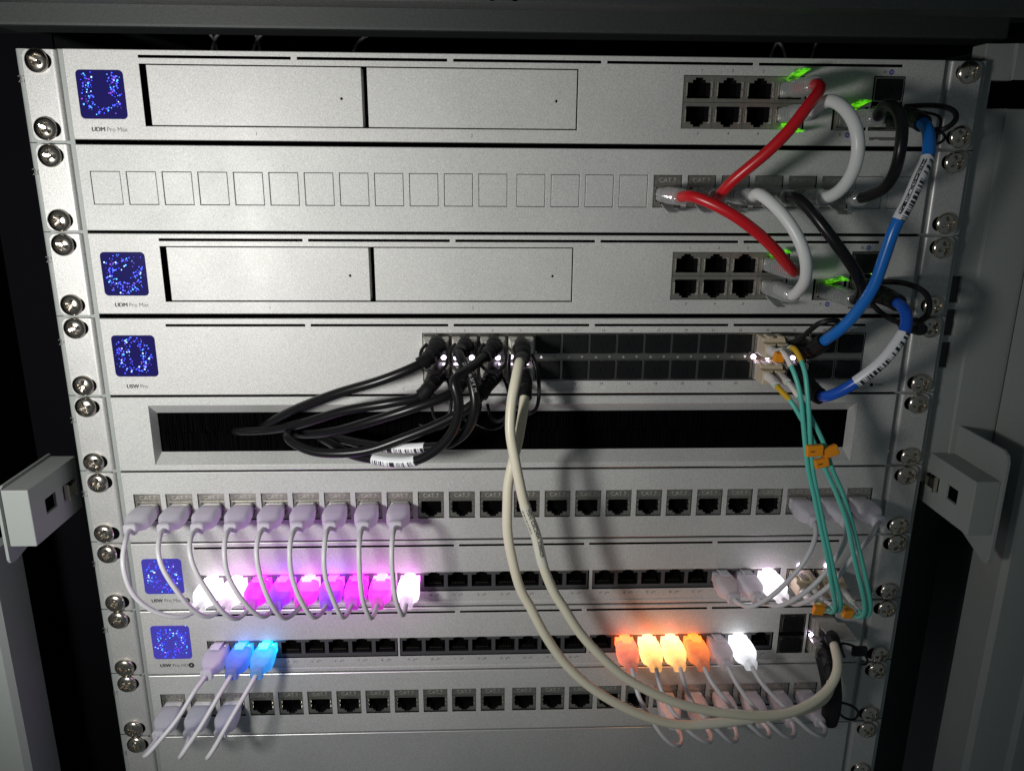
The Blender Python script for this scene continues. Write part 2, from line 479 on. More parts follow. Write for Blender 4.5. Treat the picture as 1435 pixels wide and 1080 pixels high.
def face_viewer(smp, face=Vector((-0.1, -1, 0.25))):
    """rotate each frame so that angle 0.5 of the round (v = 0.5) looks out of the rack"""
    out = []
    for p, nrm, bn, s in smp:
        t = nrm.cross(bn)
        d = (face - t * face.dot(t)).normalized()
        out.append((p, -d, t.cross(-d), s))
    return out

def wrap_text(name, body, size, smp, s0, rad, turn, mat, parent, bold=0.0):
    """lettering lying on a cable: x of the text runs along it, y round it"""
    smp = face_viewer(smp)
    src = text_mesh(body, size, mat, bold, 'LEFT')
    me = src.copy()
    for v in me.vertices:
        x, y = v.co.x / MM, v.co.z / MM
        s = s0 + x
        q = min(smp, key=lambda k: abs(k[3] - s))
        t = q[1].cross(q[2])
        a = math.pi + turn - y / rad
        p = q[0] + t * (s - q[3]) + (q[1] * math.cos(a) + q[2] * math.sin(a)) * (rad + 0.06)
        v.co = p * MM
    o = place(name, me, parent)
    return o

# ------------------------------------------------------------------ the cabinet round the equipment
U = 44.45
cab = thing('server_cabinet', 'grey steel server cabinet with numbered mounting rails around the silver equipment', 'cabinet', (0, 0, 0))
def part(name, mat, parent, *boxes, bev=0.0):
    mb = MB()
    for b in boxes: mb.box(*b)
    o = mb.build(name, [mat], parent)
    if bev: bevel(o, bev)
    return o

part('roof', 'dark_cabinet', cab, (-330, 330, 40, 420, 24, 28))
part('top_beam', 'dark_cabinet', cab, (-262, 262, 16, 40, 12, 24), bev=1.5)
part('top_lip', 'dark_cabinet', cab, (-330, 330, -46, -30, 14.5, 44), (-330, 330, -30, 16, 24, 28), bev=1.0)
mb = MB()
for x in (-11.5, -1.5): mb.lathe((x, -46.05, 17.5), [(0.1, 0.02), (2.2, 0.02)], 16)
mb.build('bolt_hole', ['hole'], cab)
part('back_panel', 'black', cab, (-340, 340, 420, 424, -620, 40))
part('side_wall', 'black', cab, (-340, -336, -60, 420, -620, 40))  # left wall made black: the shade on its unlit side is in the colour
part('side_wall', 'dark_cabinet', cab, (336, 340, -60, 420, -620, 40))
# corner posts, folded sheet: an inner face and a front face
for s in (-1, 1):
    prof = [(s * 287, 6), (s * 287, -20), (s * 289.5, -23.5), (s * 312, -23.5), (s * 314, -27), (s * 345, -27), (s * 345, -20), (s * 300, -16), (s * 291, 6)]
    mb = MB()
    mb.loft([[(x, y, z) for x, y in prof] for z in (-620, -262 if s < 0 else 24)])
    mb.build('corner_post', ['cabinet'], cab)

rails = []
for s in (-1, 1):
    prof = [(222, 3.0)] + [(243.2 + 2.2 * math.sin(t), 5.2 - 2.2 * math.cos(t)) for t in [math.pi / 2 * k / 6 for k in range(7)]] + [(245.4, 16), (243.6, 16), (243.6, 5.4), (222, 5.0)]
    mb = MB()
    mb.loft([[(s * x, y, z) for x, y in prof] for z in (-620, -0.4)])
    r = mb.build('mounting_rail', ['cabinet'], cab)
    rails.append(r)
    for i in range(10):
        if s < 0:
            text('unit_number', str(27 - i), 4.6, -243.4, -U * i - 14.5, r, 'grey_ink', y=2.9)
    mb = MB()
    for i in range(10): mb.box(s * 244.6 - .1, s * 241 + .1, 2.9, 3.1, -U * (i + 1) - .35, -U * (i + 1) + .15) if s > 0 else mb.box(-244.6, -240.9, 2.9, 3.1, -U * (i + 1) - .35, -U * (i + 1) + .15)
    mb.build('unit_mark', ['ink'], r)
# strip beside the right rail with punched windows
mb = MB()
mb.relief((246.5, 288, -236, 9), 9, [(247.5, 254, -z - 15, -z, 2, 1) for z in (112, 131, 150)] + [(262, 288, -236, 14, -1.5, 0), (252, 288, -23, -9, 2.5, 2)], 12)
bevel(mb.build('rail_strip', ['cabinet', 'dark_cabinet', 'hole'], cab), 0.8)
part('gap_shade_sheet', 'dark_cabinet', cab, (246.5, 291, 44, 46, -620, -236))  # dark sheet put in for the shade of the open gap below the bracket
part('gap_shade_sheet', 'black', cab, (-291, -246.5, 44, 46, -620, 12))  # black sheet, likewise in place of the shade beside the left rail

# the depth members between rail and post
for s in (-1, 1):
    br = MB()
    # inner side face with two square holes, built flat then stood across x
    br.relief((-36, 14, -249.5, -217.5), 0, [(-22, -11.5, -237.5, -229, 1.5, 1), (-3.5, 7, -238, -229.5, 1.5, 1)], 13.5, 0)
    br.v = [(s * (252 + y), x, z) for x, y, z in br.v]
    o = br.build('side_bracket', ['cabinet', 'hole'], cab)
    bevel(o, 0.8)
    fl = MB()
    top = -200 if s > 0 else -216
    outline = [(14, top), (-33, top), (-37, top - 2), (-38.5, top - 6), (-38.5, -262 if s > 0 else -256), (-37.5, -266 if s > 0 else -258), (-34, -267.5 if s > 0 else -259), (14, -250)]
    fl.loft([[(s * x, y, z) for y, z in outline] for x in (265.7, 267.2)])
    fl.build('flange', ['cabinet'], o)
    nt = MB()
    nt.box(s * 250.2, s * 251.9, -1.5, 5.5, -236.5, -231)
    nt.box(s * 249.5, s * 251.9, -3.0, -1.8, -238, -229)
    nt.box(s * 249.5, s * 251.9, 5.8, 7.2, -238, -229)
    nt.build('cage_nut', ['nickel'], o)

# loose wires glimpsed above the top unit
for k, (x, y, z, h, b) in enumerate(((-170, 60, 6, 16, 5), (-163, 66, 6, 15, -6), (-150, 64, 5, 17, 7), (-141, 70, 7, 15, -4), (150, 70, 7, 15, 8), (165, 66, 6, 16, -5), (178, 75, 8, 15, 6), (-92, 64, 6, 12, 5))):
    mb = MB()
    mb.tube(curve([(x, y, z - 10), (x + b * .5, y, z), (x + b, y + 4, z + h * .6), (x + b * 2.2, y + 10, z + h)], 2), 0.9, 8)
    o = mb.build('loose_wire', ['thin'], None, True)
    o['label'] = ['first', 'second', 'third', 'fourth', 'sixth', 'seventh', 'eighth', 'fifth'][k] + ' dim wire from the left in the dark gap above the top gateway'
    o['category'] = 'wire'; o['group'] = 'dim wires above the top unit'

# ------------------------------------------------------------------ shared pieces of the equipment
def screw_mesh():
    mb = MB(); nr, ns = 15, 48; R = 5.7
    ids = []
    for i in range(1, nr + 1):
        r = R * i / nr; rr = []
        for k in range(ns):
            t = 2 * math.pi * k / ns; x, z = r * math.cos(t), r * math.sin(t)
            h = 2.7 * math.sqrt(max(0, 1 - (r / R * .96) ** 2.4)) + .5
            arm = min(abs(x), abs(z))
            if max(abs(x), abs(z)) < 3.5 and arm < 0.85: h = 0.5 + 0.7 * max(abs(x), abs(z)) / 3.5
            elif r < 1.9: h = 1.3
            rr.append(mb.vert((x, -h, z), False))
        ids.append(rr)
    c = mb.vert((0, -0.4, 0), False)
    for k in range(ns): mb.face([c, ids[0][k], ids[0][(k + 1) % ns]])
    for a, b in zip(ids, ids[1:]):
        for k in range(ns): mb.face([a[k], b[k], b[(k + 1) % ns], a[(k + 1) % ns]])
    last = [mb.vert((R * math.cos(2 * math.pi * k / ns), 0.5, R * math.sin(2 * math.pi * k / ns)), False) for k in range(ns)]
    for k in range(ns): mb.face([ids[-1][k], last[k], last[(k + 1) % ns], ids[-1][(k + 1) % ns]])
    return mb.mesh('screw', ['nickel'], True)
SCREW = screw_mesh()

def slot_mesh():
    mb = MB()
    mb.loft([rrect(-6.5, 6.5, -3.9, 3.9, 3.85, y, 8) for y in (-0.12, 0.1)])
    return mb.mesh('slot_hole', ['hole'])
SLOT = slot_mesh()

def ear_mesh(s):
    mb = MB()
    z0, z1, xo, xi, r = -43.7, -0.7, 241.3, 226.6, 3.2
    out = [(xi, z0), (xo - r, z0)] + [(xo - r + r * math.sin(a), z0 + r - r * math.cos(a)) for a in [math.pi / 2 * k / 6 for k in range(1, 7)]]
    out += [(xo - r + r * math.cos(a), z1 - r + r * math.sin(a)) for a in [math.pi / 2 * k / 6 for k in range(0, 7)]] + [(xi, z1)]
    mb.loft([[(s * x, y, z) for x, z in out] for y in (2.6, 1.05)])
    mb.loft([[(s * x, 0.8, xi * 0 + z) if False else (s * (x - .25 if x > xi else x), 0.8, z + (.2 if z < -40 else -.2 if z > -4 else 0)) for x, z in out], [(s * x, 1.05, z) for x, z in out]])
    R = 2.2
    arc = [(xi - R * math.sin(a), 0.8 + R - R * math.cos(a)) for a in [math.pi / 2 * k / 8 for k in range(9)]] + [(xi - R, 14)]
    for (xa, ya), (xb, yb) in zip(arc, arc[1:]):
        mb.quad((s * xa, ya, z0 + .2), (s * xb, yb, z0 + .2), (s * xb, yb, z1 - .2), (s * xa, ya, z1 - .2))
    return mb.mesh('ear', ['ear'], False)
EAR = {s: ear_mesh(s) for s in (-1, 1)}

def add_ears(dev, jitter=0):
    for s in (-1, 1):
        so = random.choice((0.3, 0.8, 1.4))
        e = place('ear', EAR[s], dev, (0, 0, 0))
        for z in (-6.1, -38.2):
            jx, jz = random.uniform(-.5, .5), random.uniform(-.5, .5)
            place('slot_hole', SLOT, e, (s * (234.3 - so), 0.72, z + jz * .4))
            o = place('screw', SCREW, e, (s * 234.3 + jx, 0.8, z + jz))
            o.rotation_euler = (random.uniform(-.04, .04), random.uniform(0, 6.28), random.uniform(-.04, .04))

def rj_regions(cx, cz, up, w=11.8, h=7.6, depth=10.0, m=1):
    """a jack opening: the square throat and the two steps for the latch"""
    s = 1 if up else -1
    def r(x0, x1, a, b):
        z0, z1 = sorted((cz + s * a, cz + s * b))
        return (cx + x0, cx + x1, z0, z1, depth, m)
    return [r(-w / 2, w / 2, -h / 2, h / 2), r(-3.3, 3.3, h / 2 - .01, h / 2 + 1.3), r(-1.9, 1.9, h / 2 + 1.2, h / 2 + 2.4)]

def pins(cz, s, y, name='contact_pins'):
    mb = MB()
    for k in range(8):
        x = -3.57 + 1.02 * k
        mb.box(x - .22, x + .22, y + 1.5, y + 4.5, cz - s * 3.0 - .3, cz - s * 3.0 + .3)
    return mb.mesh(name, ['gold'])

def jack_mesh():
    """shielded keystone jack, 14.9 x 16.3, lettered plate on top, throat with its latch below; origin at its centre"""
    mb = MB()
    reg = [(-7.4, 7.4, 2.85, 3.25, 0.8, 0)]
    reg += rj_regions(0, -1.6, False, 11.7, 7.4, 10, 1)
    for z in (-3.6, -0.6): reg += [(-6.6, -5.8, z, z + 1.5, 1.2, 0), (5.8, 6.6, z, z + 1.5, 1.2, 0)]
    mb.relief((-7.4, 7.4, -8.1, 8.1), 0.9, reg, 9, 0)
    return mb.mesh('keystone_jack', ['zinc', 'socket'])
JACK = jack_mesh()
JPIN = None

def shell_mesh(up):
    """port of the stacked block on the gateways, 15.8 x 12.7"""
    mb = MB()
    reg = rj_regions(0, -0.7 if up else 0.7, up, 12.0, 7.6, 10, 1)
    reg += [(-7.0, -6.3, -3, 3, 1.0, 0), (6.3, 7.0, -3, 3, 1.0, 0)]
    mb.relief((-7.85, 7.85, -6.3, 6.3), 0.7, reg, 8, 0)
    mb.box(6.05, 6.75, -0.5, 1.5, -3.6, -0.3, 2); mb.box(6.05, 6.75, -0.5, 1.5, 0.2, 3.4, 2)
    mb.box(-6.6, -6.1, -0.3, 1.5, -3.2, 3.0, 2)
    return mb.mesh('rj45_port', ['port_metal', 'socket', 'cage'])
SHELL = {u: shell_mesh(u) for u in (True, False)}

def grey_port_mesh():
    mb = MB()
    mb.relief((-7.12, 7.12, -6.15, 6.15), 0.6, [(-7.12, 7.12, 5.75, 6.15, -0.1, 2)] + rj_regions(0, 0.3, True, 12.0, 7.9, 10, 1)
              + [(-7.12, 7.12, -6.15, -4.6, 0.25, 0)], 8, 0)
    return mb.mesh('rj45_port', ['port_grey', 'socket', 'port_metal'])
GPORT = grey_port_mesh()
GPIN = pins(0.3, 1, 1.8)

def cage_mesh(w=15.1, h=11.6):
    mb = MB()
    mb.relief((-w / 2, w / 2, -h / 2, h / 2), -0.2, [(-w / 2 + .45, w / 2 - .45, -h / 2 + .5, h / 2 - .5, 12, 1)], 6, 0)
    mb.box(-.9, .9, -0.7, -0.2, h / 2 - .5, h / 2)
    return mb.mesh('sfp_cage', ['cage_dark', 'socket'])
CAGE = cage_mesh()

def dust_mesh():
    """rubber plug with a horseshoe and two dimples moulded in its face"""
    mb = MB()
    mb.loft([ring(0, 0, 13.9, 10.7, y, 24, 9) for y in (6, -0.9)] + [ring(0, 0, 13.3, 10.1, -1.35, 24, 9)])
    for a, b in [(k, k + 1) for k in range(10)]:
        t0, t1 = [math.radians(-215 + 250 * q / 10) for q in (a, b)]
        for r0, r1 in ((1.35, 2.05),):
            i = [(r * math.cos(t), y, r * math.sin(t)) for y in (-1.34, -1.75) for r, t in ((r0, t0), (r1, t0), (r1, t1), (r0, t1))]
            ids = [mb.vert(p, False) for p in i]
            for q in ((4, 5, 6, 7), (0, 1, 5, 4), (1, 2, 6, 5), (2, 3, 7, 6), (3, 0, 4, 7)): mb.face([ids[k] for k in q])
    for z in (3.6, -3.6): mb.lathe((0, -1.34, z), [(0.75, 0), (0.7, 0.3)], 8)
    return mb.mesh('dust_plug', ['rubber'])
DUST = dust_mesh()

def led_mesh(r, mat):
    mb = MB(); mb.lathe((0, 0, 0), [(r, 0), (r, .25), (r * .6, .55)], 10)
    return mb.mesh('status_lamp', [mat])
LED = {'led': led_mesh(1.35, 'led'), 'led_green': led_mesh(.8, 'led_green')}
def tri_mesh(up, mat):
    mb = MB(); s = 1 if up else -1
    pts = [(-.8, -.6 * s), (.8, -.6 * s), (0, .8 * s)]
    mb.loft([[(x, y, z) for x, z in pts] for y in (0, -.15)])
    return mb.mesh('status_lamp', [mat])
TRI = {(u, m): tri_mesh(u, m) for u in (True, False) for m in ('led_dim', 'lens')}

def add_display(dev, seed, glass, ringy):
    """touch display with a cloud of light points"""
    rnd = random.Random(seed)
    mb = MB()
    mb.loft([rrect(-216.0, -193.0, -33.0, -10.0, 2.2, y) for y in (2, -0.12)] + [rrect(-215.8, -193.2, -32.8, -10.2, 2.1, -0.25)])
    d = mb.build('display', [glass], dev, loc=(0, 0, 0))
    mb = MB()
    n = 0
    while n < 165:
        t = rnd.uniform(0, 2 * math.pi); r = rnd.gauss(0.66, 0.17)
        x, z = r * math.cos(t) * 1.02, r * math.sin(t) * 1.12
        if ringy == 'U' and abs(x) < .32 and z > -.5: x = math.copysign(.5 + rnd.random() * .3, x)
        if abs(x) > .93 or abs(z) > .95: continue
        cx, cz = -204.5 + x * 11, -21.5 + z * 11
        rr = rnd.choice((.15, .2, .2, .26, .32, .38, .46))
        mt = rnd.choice((0, 0, 0, 0, 2, 1, 3 if rr > .3 else 0))
        ids = [mb.vert((cx + rr * math.cos(math.pi * k / 3), -0.3, cz + rr * math.sin(math.pi * k / 3)), False) for k in range(6)]
        mb.face(ids, mt); n += 1
    o = mb.build('light_points', ['px_blue', 'px_cyan', 'px_violet', 'px_white'], d, loc=(0, 0, 0))
    o['kind'] = 'stuff'

def add_chassis(dev, z0=-43.0, z1=-1.2):
    part('chassis', 'black', dev, (-219.5, 219.5, 13, 240, z0, z1))

def bolt_icon(dev, x, z):
    mb = MB()
    mb.lathe((x, -0.03, z), [(1.75, 0), (1.75, .05)], 20)
    pts = [(.5, 1.25), (-.9, -.25), (-.1, -.25), (-.5, -1.25), (.9, .25), (.1, .25)]
    mb.loft([[(x + a * .8, y, z + b * .8) for a, b in pts] for y in (-.09, -.12)], 1)
    mb.build('bolt_mark', ['ink', 'face'], dev, loc=(0, 0, 0))

def slots(n, z=-3.6, x0=-184.7, ln=74.2, pitch=77.3, h=0.62):
    return [(x0 + pitch * k, x0 + pitch * k + ln, z - h, z + h, 6, 1) for k in range(n)]

KX = [-215.4 + 17.97 * k for k in range(12)] + [2.1 + 17.97 * k for k in range(12)]
KZ = -22.0

# ------------------------------------------------------------------ 1 and 3: gateways
def gateway(row, label):
    dev = thing('network_gateway', label, 'gateway', (0, 0, -U * row), 'gateways with two drive bays')
    mb = MB()
    reg = slots(5)
    reg += [(-184.7, 32.7, -36.2, -7.0, 12, 1)]
    reg += [(86.6, 150.6, -34.9, -9.2, 9, 1), (165.2, 183.6, -35.1, -23.6, 9, 1), (184.9, 201.2, -35.1, -8.6, 9, 1)]
    mb.relief((-221, 221, -42.9, -0.4), 0, reg, 1.3, 0, 0.3, 2)
    bevel(mb.build('face_plate', ['face', 'hole', 'edge'], dev, loc=(0, 0, 0)), 0.2)
    add_chassis(dev); add_ears(dev)
    add_display(dev, 11 + row, 'glass_a', 'U' if row == 0 else 'O')
    text('model_name', 'UDM', 3.0, -211.6, -38.0, dev, 'ink', 0.13, align='LEFT')
    text('model_name', 'Pro Max', 3.0, -204.2, -38.0, dev, 'grey_ink', -0.01, align='LEFT')
    for k, (a, b) in enumerate(((-181.6, -76.2), (-73.4, 32.2))):
        t = MB()
        t.relief((a, b, -35.7, -7.4), 0.35, [(-86.5 - .5, -86.5 + .5, -22.7, -21.7, 3, 1) if k == 0 else (21.9 - .5, 21.9 + .5, -22.9, -21.9, 3, 1)], 9, 0)
        o = bevel(t.build('drive_tray', ['face', 'hole'], dev, loc=(0, 0, 0)), 0.25)
        h = MB(); h.lathe((-86.5 if k == 0 else 21.9, 0.33, -22.2), [(.62, 0), (.6, .02)], 12); h.build('status_pinhole', ['hole'], o, loc=(0, 0, 0))
        text('bay_number', str(k + 1), 2.2, -130.0 if k == 0 else -21.2, -39.4, dev, 'grey_ink')
    for c in range(4):
        for up in (True, False):
            o = place('rj45_port', SHELL[up], dev, (94.7 + 15.8 * c, 0, -15.7 if up else -28.5))
        if c < 3:
            text('port_number', str(1 + 2 * c), 2.0, 95.5 + 15.8 * c, -7.0, dev, 'ink')
            text('port_number', str(2 + 2 * c), 2.0, 95.5 + 15.8 * c, -37.2, dev, 'ink')
    o = place('rj45_port', SHELL[True], dev, (174.4, 0, -29.3))
    for z in (-15.0, -28.9):
        c = place('sfp_cage', CAGE, dev, (193.1, 0, z))
    place('dust_plug', DUST, dev, (193.1, 0, -15.0))
    text('port_number', '10', 2.0, 189.8, -6.6, dev, 'ink')
    text('port_number', '9', 2.0, 170.2, -37.4, dev, 'ink')
    g = MB()
    for x, z in ((193.4, -6.6), (174.2, -37.4)):
        g.lathe((x, -0.03, z), [(1.35, 0), (1.35, .06)], 16)
        g.box(x - 1.25, x + 1.25, -.12, -.1, z - .12, z + .12, 1); g.lathe((x, -.1, z), [(.5, 0), (.5, .02)], 8, 1)
    g.build('globe_mark', ['blue_ink', 'face'], dev, loc=(0, 0, 0))
    text('compliance_mark', 'ESD', 1.5, 171.0 if row else 190, -40.0, dev, 'white_ink')
    strip = MB(); strip.box(186, 201, -.04, 0.2, -39.9, -38.3); strip.build('label_strip', ['grey_ink'], dev, loc=(0, 0, 0))
    return dev
G1 = gateway(0, 'topmost silver gateway unit with two drive trays and a blue display')
G2 = gateway(2, 'third unit from the top, silver gateway between blank panel and fibre switch')
place('status_lamp', LED['led_green'], G2, (197.5, -1.0, -21.2))

# ------------------------------------------------------------------ 2, 6, 9: patch panels
def patch_panel(row, label, filled, zoff=0.0, mat='panel'):
    dev = thing('patch_bay', label, 'patch panel', (0, 0, -U * row), 'keystone patch panels')
    mb = MB()
    reg = []
    for k in range(24):
        a, b = KX[k], KX[k] + 14.95
        if k in filled: reg.append((a, b, KZ - 8.3, KZ + 8.3, 7, 1))
        else: reg.append((a, b, KZ - 8.3, KZ + 8.3, 0.9, 1))
    mb.relief((-221, 221, -43.5 if row < 2 else -43.85, -0.7 if row < 2 else -0.5), 0, reg, 1.3, 0, 0.25, 2)
    bevel(mb.build('face_plate', [mat, 'hole', 'edge'], dev, loc=(0, 0, 0)), 0.2)
    add_chassis(dev, -43.0, -1.6); add_ears(dev)
    for k in range(24):
        x = KX[k] + 7.475
        if k in filled:
            j = place('keystone_jack', JACK, dev, (x, 0, KZ))
            place('embossed_mark', text_mesh('CAT.7', 3.4, 'emboss', 0.0), j, (0, 0.82, 5.6))
        else:
            bl = MB(); bl.relief((x - 7.2, x + 7.2, KZ - 8.05, KZ + 8.05), 0.25, [], 2, 0)
            bevel(bl.build('blanking_square', [mat], dev, loc=(0, 0, 0)), 0.2)
    return dev
P1 = patch_panel(1, 'second unit from the top, silver patch panel of mostly blanked square openings', set(range(16, 22)))
P2 = patch_panel(5, 'silver patch panel with a full row of metal jacks below the brush panel', set(range(24)))
P3 = patch_panel(8, 'lowest patch panel with metal jacks, above the plain blank panel', set(range(24)) - {23})

# ------------------------------------------------------------------ 4: aggregation switch
A = thing('aggregation_switch', 'silver switch with a double row of black-plugged fibre ports', 'switch', (0, 0, -U * 3))
SX = [-41.0 + 15.27 * k for k in range(14)] + [174.4, 190.1]
mb = MB()
mb.relief((-221, 221, -43.7, -0.8), 0, slots(5, -4.6, -186.2) + [(-48.9, 166.0, -36.2, -9.0, 9, 1), (166.6, 198.2, -36.2, -9.0, 9, 1), (-60, 203, -41.4, -39.9, 0.35, 0)], 1.3, 0, 0.3, 2)
bevel(mb.build('face_plate', ['face', 'hole', 'edge'], A, loc=(0, 0, 0)), 0.35)
add_chassis(A); add_ears(A); 
add_display(A, 31, 'glass_a', 'O')
text('model_name', 'USW', 3.0, -211.0, -38.6, A, 'ink', 0.13, align='LEFT')
text('model_name', 'Pro', 3.0, -203.8, -38.6, A, 'grey_ink', 0.0, align='LEFT')
st = MB()
st.box(-48.6, 165.7, -0.1, 2, -24.1, -20.9); st.box(166.9, 197.9, -0.1, 2, -24.1, -20.9)
bevel(st.build('cage_divider', ['cage_dark'], A, loc=(0, 0, 0)), 0.2)
for c, x in enumerate(SX):
    for r, z in ((0, -15.1), (1, -30.0)):
        num = 2 * c + 1 + r
        place('sfp_cage', CAGE, A, (x, 0, z))
        if (9 <= num <= 24) or num >= 29:
            place('dust_plug', DUST, A, (x, 0, z))
        if c != 15 or r == 0:
            text('port_number', str(num), 2.0, x, -7.6 if r == 0 else -38.0, A, 'ink')
    if 4 <= c <= 11:
        place('status_lamp', TRI[True, 'led_dim' if c == 4 else 'lens'], A, (x - 3.6, -0.15, -22.5))
        place('status_lamp', TRI[False, 'led_dim' if c == 11 else 'lens'], A, (x + 3.8, -0.15, -22.5))
for x, z in ((-37.5, -22.6), (-30.5, -22.8), (-22.0, -22.8), (-7.6, -22.8), (-0.5, -22.2), (8.4, -22.2), (135.6, -22.6), (143.5, -22.6), (158.0, -23.4)):
    place('status_lamp', LED['led'], A, (x, -0.3, z))
rs = MB(); rs.lathe((205.3, -.02, -39.2), [(1.0, 0), (1.0, .03)], 14); rs.build('reset_hole', ['hole'], A, loc=(0, 0, 0))
text('reset_lettering', 'RESET', 1.9, 207.2, -39.2, A, 'grey_ink', align='LEFT')
text('compliance_mark', 'ESD', 1.6, 52.0, -40.6, A, 'white_ink', y=0.28)

# ------------------------------------------------------------------ 5: brush panel
B = thing('brush_panel', 'silver cable panel with a long opening closed by black bristles', 'brush panel', (0, 0, -U * 4))
mb = MB()
ox0, ox1, oz0, oz1 = -200.9, 198.4, -40.6, -5.2
mb.relief((-221, 221, -43.85, -0.5), 0, [(ox0, ox1, oz0, oz1, 9, 1)], 1.3, 0, 0.25, 2)
# the opening is a bevelled funnel: drop the hole's own floor and walls, add sloping sides
keep = [i for i, f in enumerate(mb.f) if mb.m[i] != 1]
mb.f = [mb.f[i] for i in keep]; mb.m = [mb.m[i] for i in keep]
O4 = [(ox0, 0, oz0), (ox1, 0, oz0), (ox1, 0, oz1), (ox0, 0, oz1)]
I4 = [(ox0 + 1.8, 6.5, oz0 + 5.8), (ox1 - 1.8, 6.5, oz0 + 5.8), (ox1 - 1.8, 6.5, oz1 - 6.2), (ox0 + 1.8, 6.5, oz1 - 6.2)]
for k in range(4): mb.quad(O4[k], O4[(k + 1) % 4], I4[(k + 1) % 4], I4[k], 0)
bevel(mb.build('face_plate', ['panel', 'hole', 'edge'], B, loc=(0, 0, 0)), 0.3)
add_chassis(B); add_ears(B)
part('brush_backing', 'black', B, (ox0 + 1, ox1 - 1, 11, 12.5, oz0 + 3, oz1 - 3))
for k, (za, zb) in enumerate(((oz0 + 5.9, -23.6), (-22.9, oz1 - 6.3))):
    mb = MB(); rnd = random.Random(5 + k); x = ox0 + 2
    while x < ox1 - 2:
        w_ = rnd.uniform(.35, .6); y = rnd.uniform(6.7, 8.2); tip = rnd.uniform(-.8, .9); lean = rnd.uniform(-.4, .4)
        a, b = (za, zb + tip) if k == 0 else (za - tip, zb)
        la, lb = (0, lean) if k == 0 else (lean, 0)
        ids = [mb.vert(p, False) for p in ((x + la, y, a), (x + w_ + la, y, a), (x + w_ / 2 + la, y + 1.5, a), (x + lb, y, b), (x + w_ + lb, y, b), (x + w_ / 2 + lb, y + 1.5, b))]
        for q in ((0, 1, 4, 3), (1, 2, 5, 4), (2, 0, 3, 5), (0, 2, 1), (3, 4, 5)): mb.face([ids[i] for i in q])
        x += w_ * 1.05
    o = mb.build('bristles', ['bristle'], B, loc=(0, 0, 0)); o['kind'] = 'stuff'

# ------------------------------------------------------------------ 7 and 8: access switches
BX = (-183.2, -67.0, 50.0)
def port_x(n): return BX[(n - 1) // 8] + 7.2 + 14.27 * ((n - 1) % 8)
PZ = -27.5
def access_switch(row, label, word, lamps, full_width):
    dev = thing('network_switch', label, 'switch', (0, 0, -U * row), 'switches with glowing plugs')
    reg = slots(5) + [(b - .2, b + 114.8, PZ - 6.4, PZ + 6.4, 9, 1) for b in BX]
    if row == 6: reg += [(168.6, 184.6, -34.6, -22.0, 9, 1), (185.4, 201.4, -34.6, -22.0, 9, 1)]
    else: reg += [(168.0, 184.2, -36.4, -8.8, 9, 1), (186.0, 202.2, -36.4, -8.8, 9, 1)]
    reg += [(-183, 166, -41.3, -39.9, 0.35, 0), (169, 201, -41.3, -39.9, 0.35, 0)]
    mb = MB()
    mb.relief((-221, 221, -43.85, -0.5), 0, reg, 1.3, 0, 0.25, 2)
    bevel(mb.build('face_plate', ['face', 'hole', 'edge'], dev, loc=(0, 0, 0)), 0.2)
    add_chassis(dev); add_ears(dev)
    add_display(dev, 41 + row, 'glass_b', 'O')
    text('model_name', 'USW', 3.0, -213.0, -37.6, dev, 'ink', 0.13, align='LEFT')
    text('model_name', word, 3.0, -205.6, -37.6, dev, 'grey_ink', 0.0, align='LEFT')
    bolt_icon(dev, -192.2 if row == 6 else -194.2, -37.6)
    for n in range(1, 25):
        o = place('rj45_port', GPORT, dev, (port_x(n), 0, PZ))
        place('contact_pins', GPIN, o, (0, 0, 0))
        text('port_number', '%d' % n, 1.9, port_x(n) - 2.2, -36.4, dev, 'ink')
        text('port_number', '\u00b5**', 1.9, port_x(n) + 1.8, -36.4, dev, 'ink')
    text('compliance_mark', 'ESD', 1.6, 120.0 if row == 6 else 30, -40.6, dev, 'white_ink', y=0.28)
    return dev
S1 = access_switch(6, 'silver switch with pink and white glowing plugs at its left end', 'Pro Max', None, None)
S2 = access_switch(7, 'silver switch with orange and blue glowing plugs, below the pink-lit switch', 'Pro HD', None, None)
for x in (176.6, 193.4):
    place('sfp_cage', CAGE, S1, (x, 0, -28.3))
    for z in (-19.8, -23.8): place('status_lamp', LED['led'], S1, (x - 0.5, -0.3, z))
text('reset_lettering', 'RESET', 1.9, 205.5, -37.6, S1, 'grey_ink', align='LEFT')
for x in (176.1, 194.1):
    for z in (-15.2, -30.0):
        place('sfp_cage', CAGE, S2, (x, 0, z))
        if x < 180: place('dust_plug', DUST, S2, (x, 0, z))
place('status_lamp', LED['led'], S2, (188.0, -1.0, -22.8))

# ------------------------------------------------------------------ 10: blank panel
N = thing('blank_panel', 'plain silver blank panel at the bottom edge of the picture', 'blank panel', (0, 0, -U * 9))
mb = MB(); mb.relief((-221, 221, -43.85, -0.5), 0, [], 1.3, 0, 0.25, 1)
bevel(mb.build('face_plate', ['blank', 'edge'], N, loc=(0, 0, 0)), 0.4)
add_ears(N)

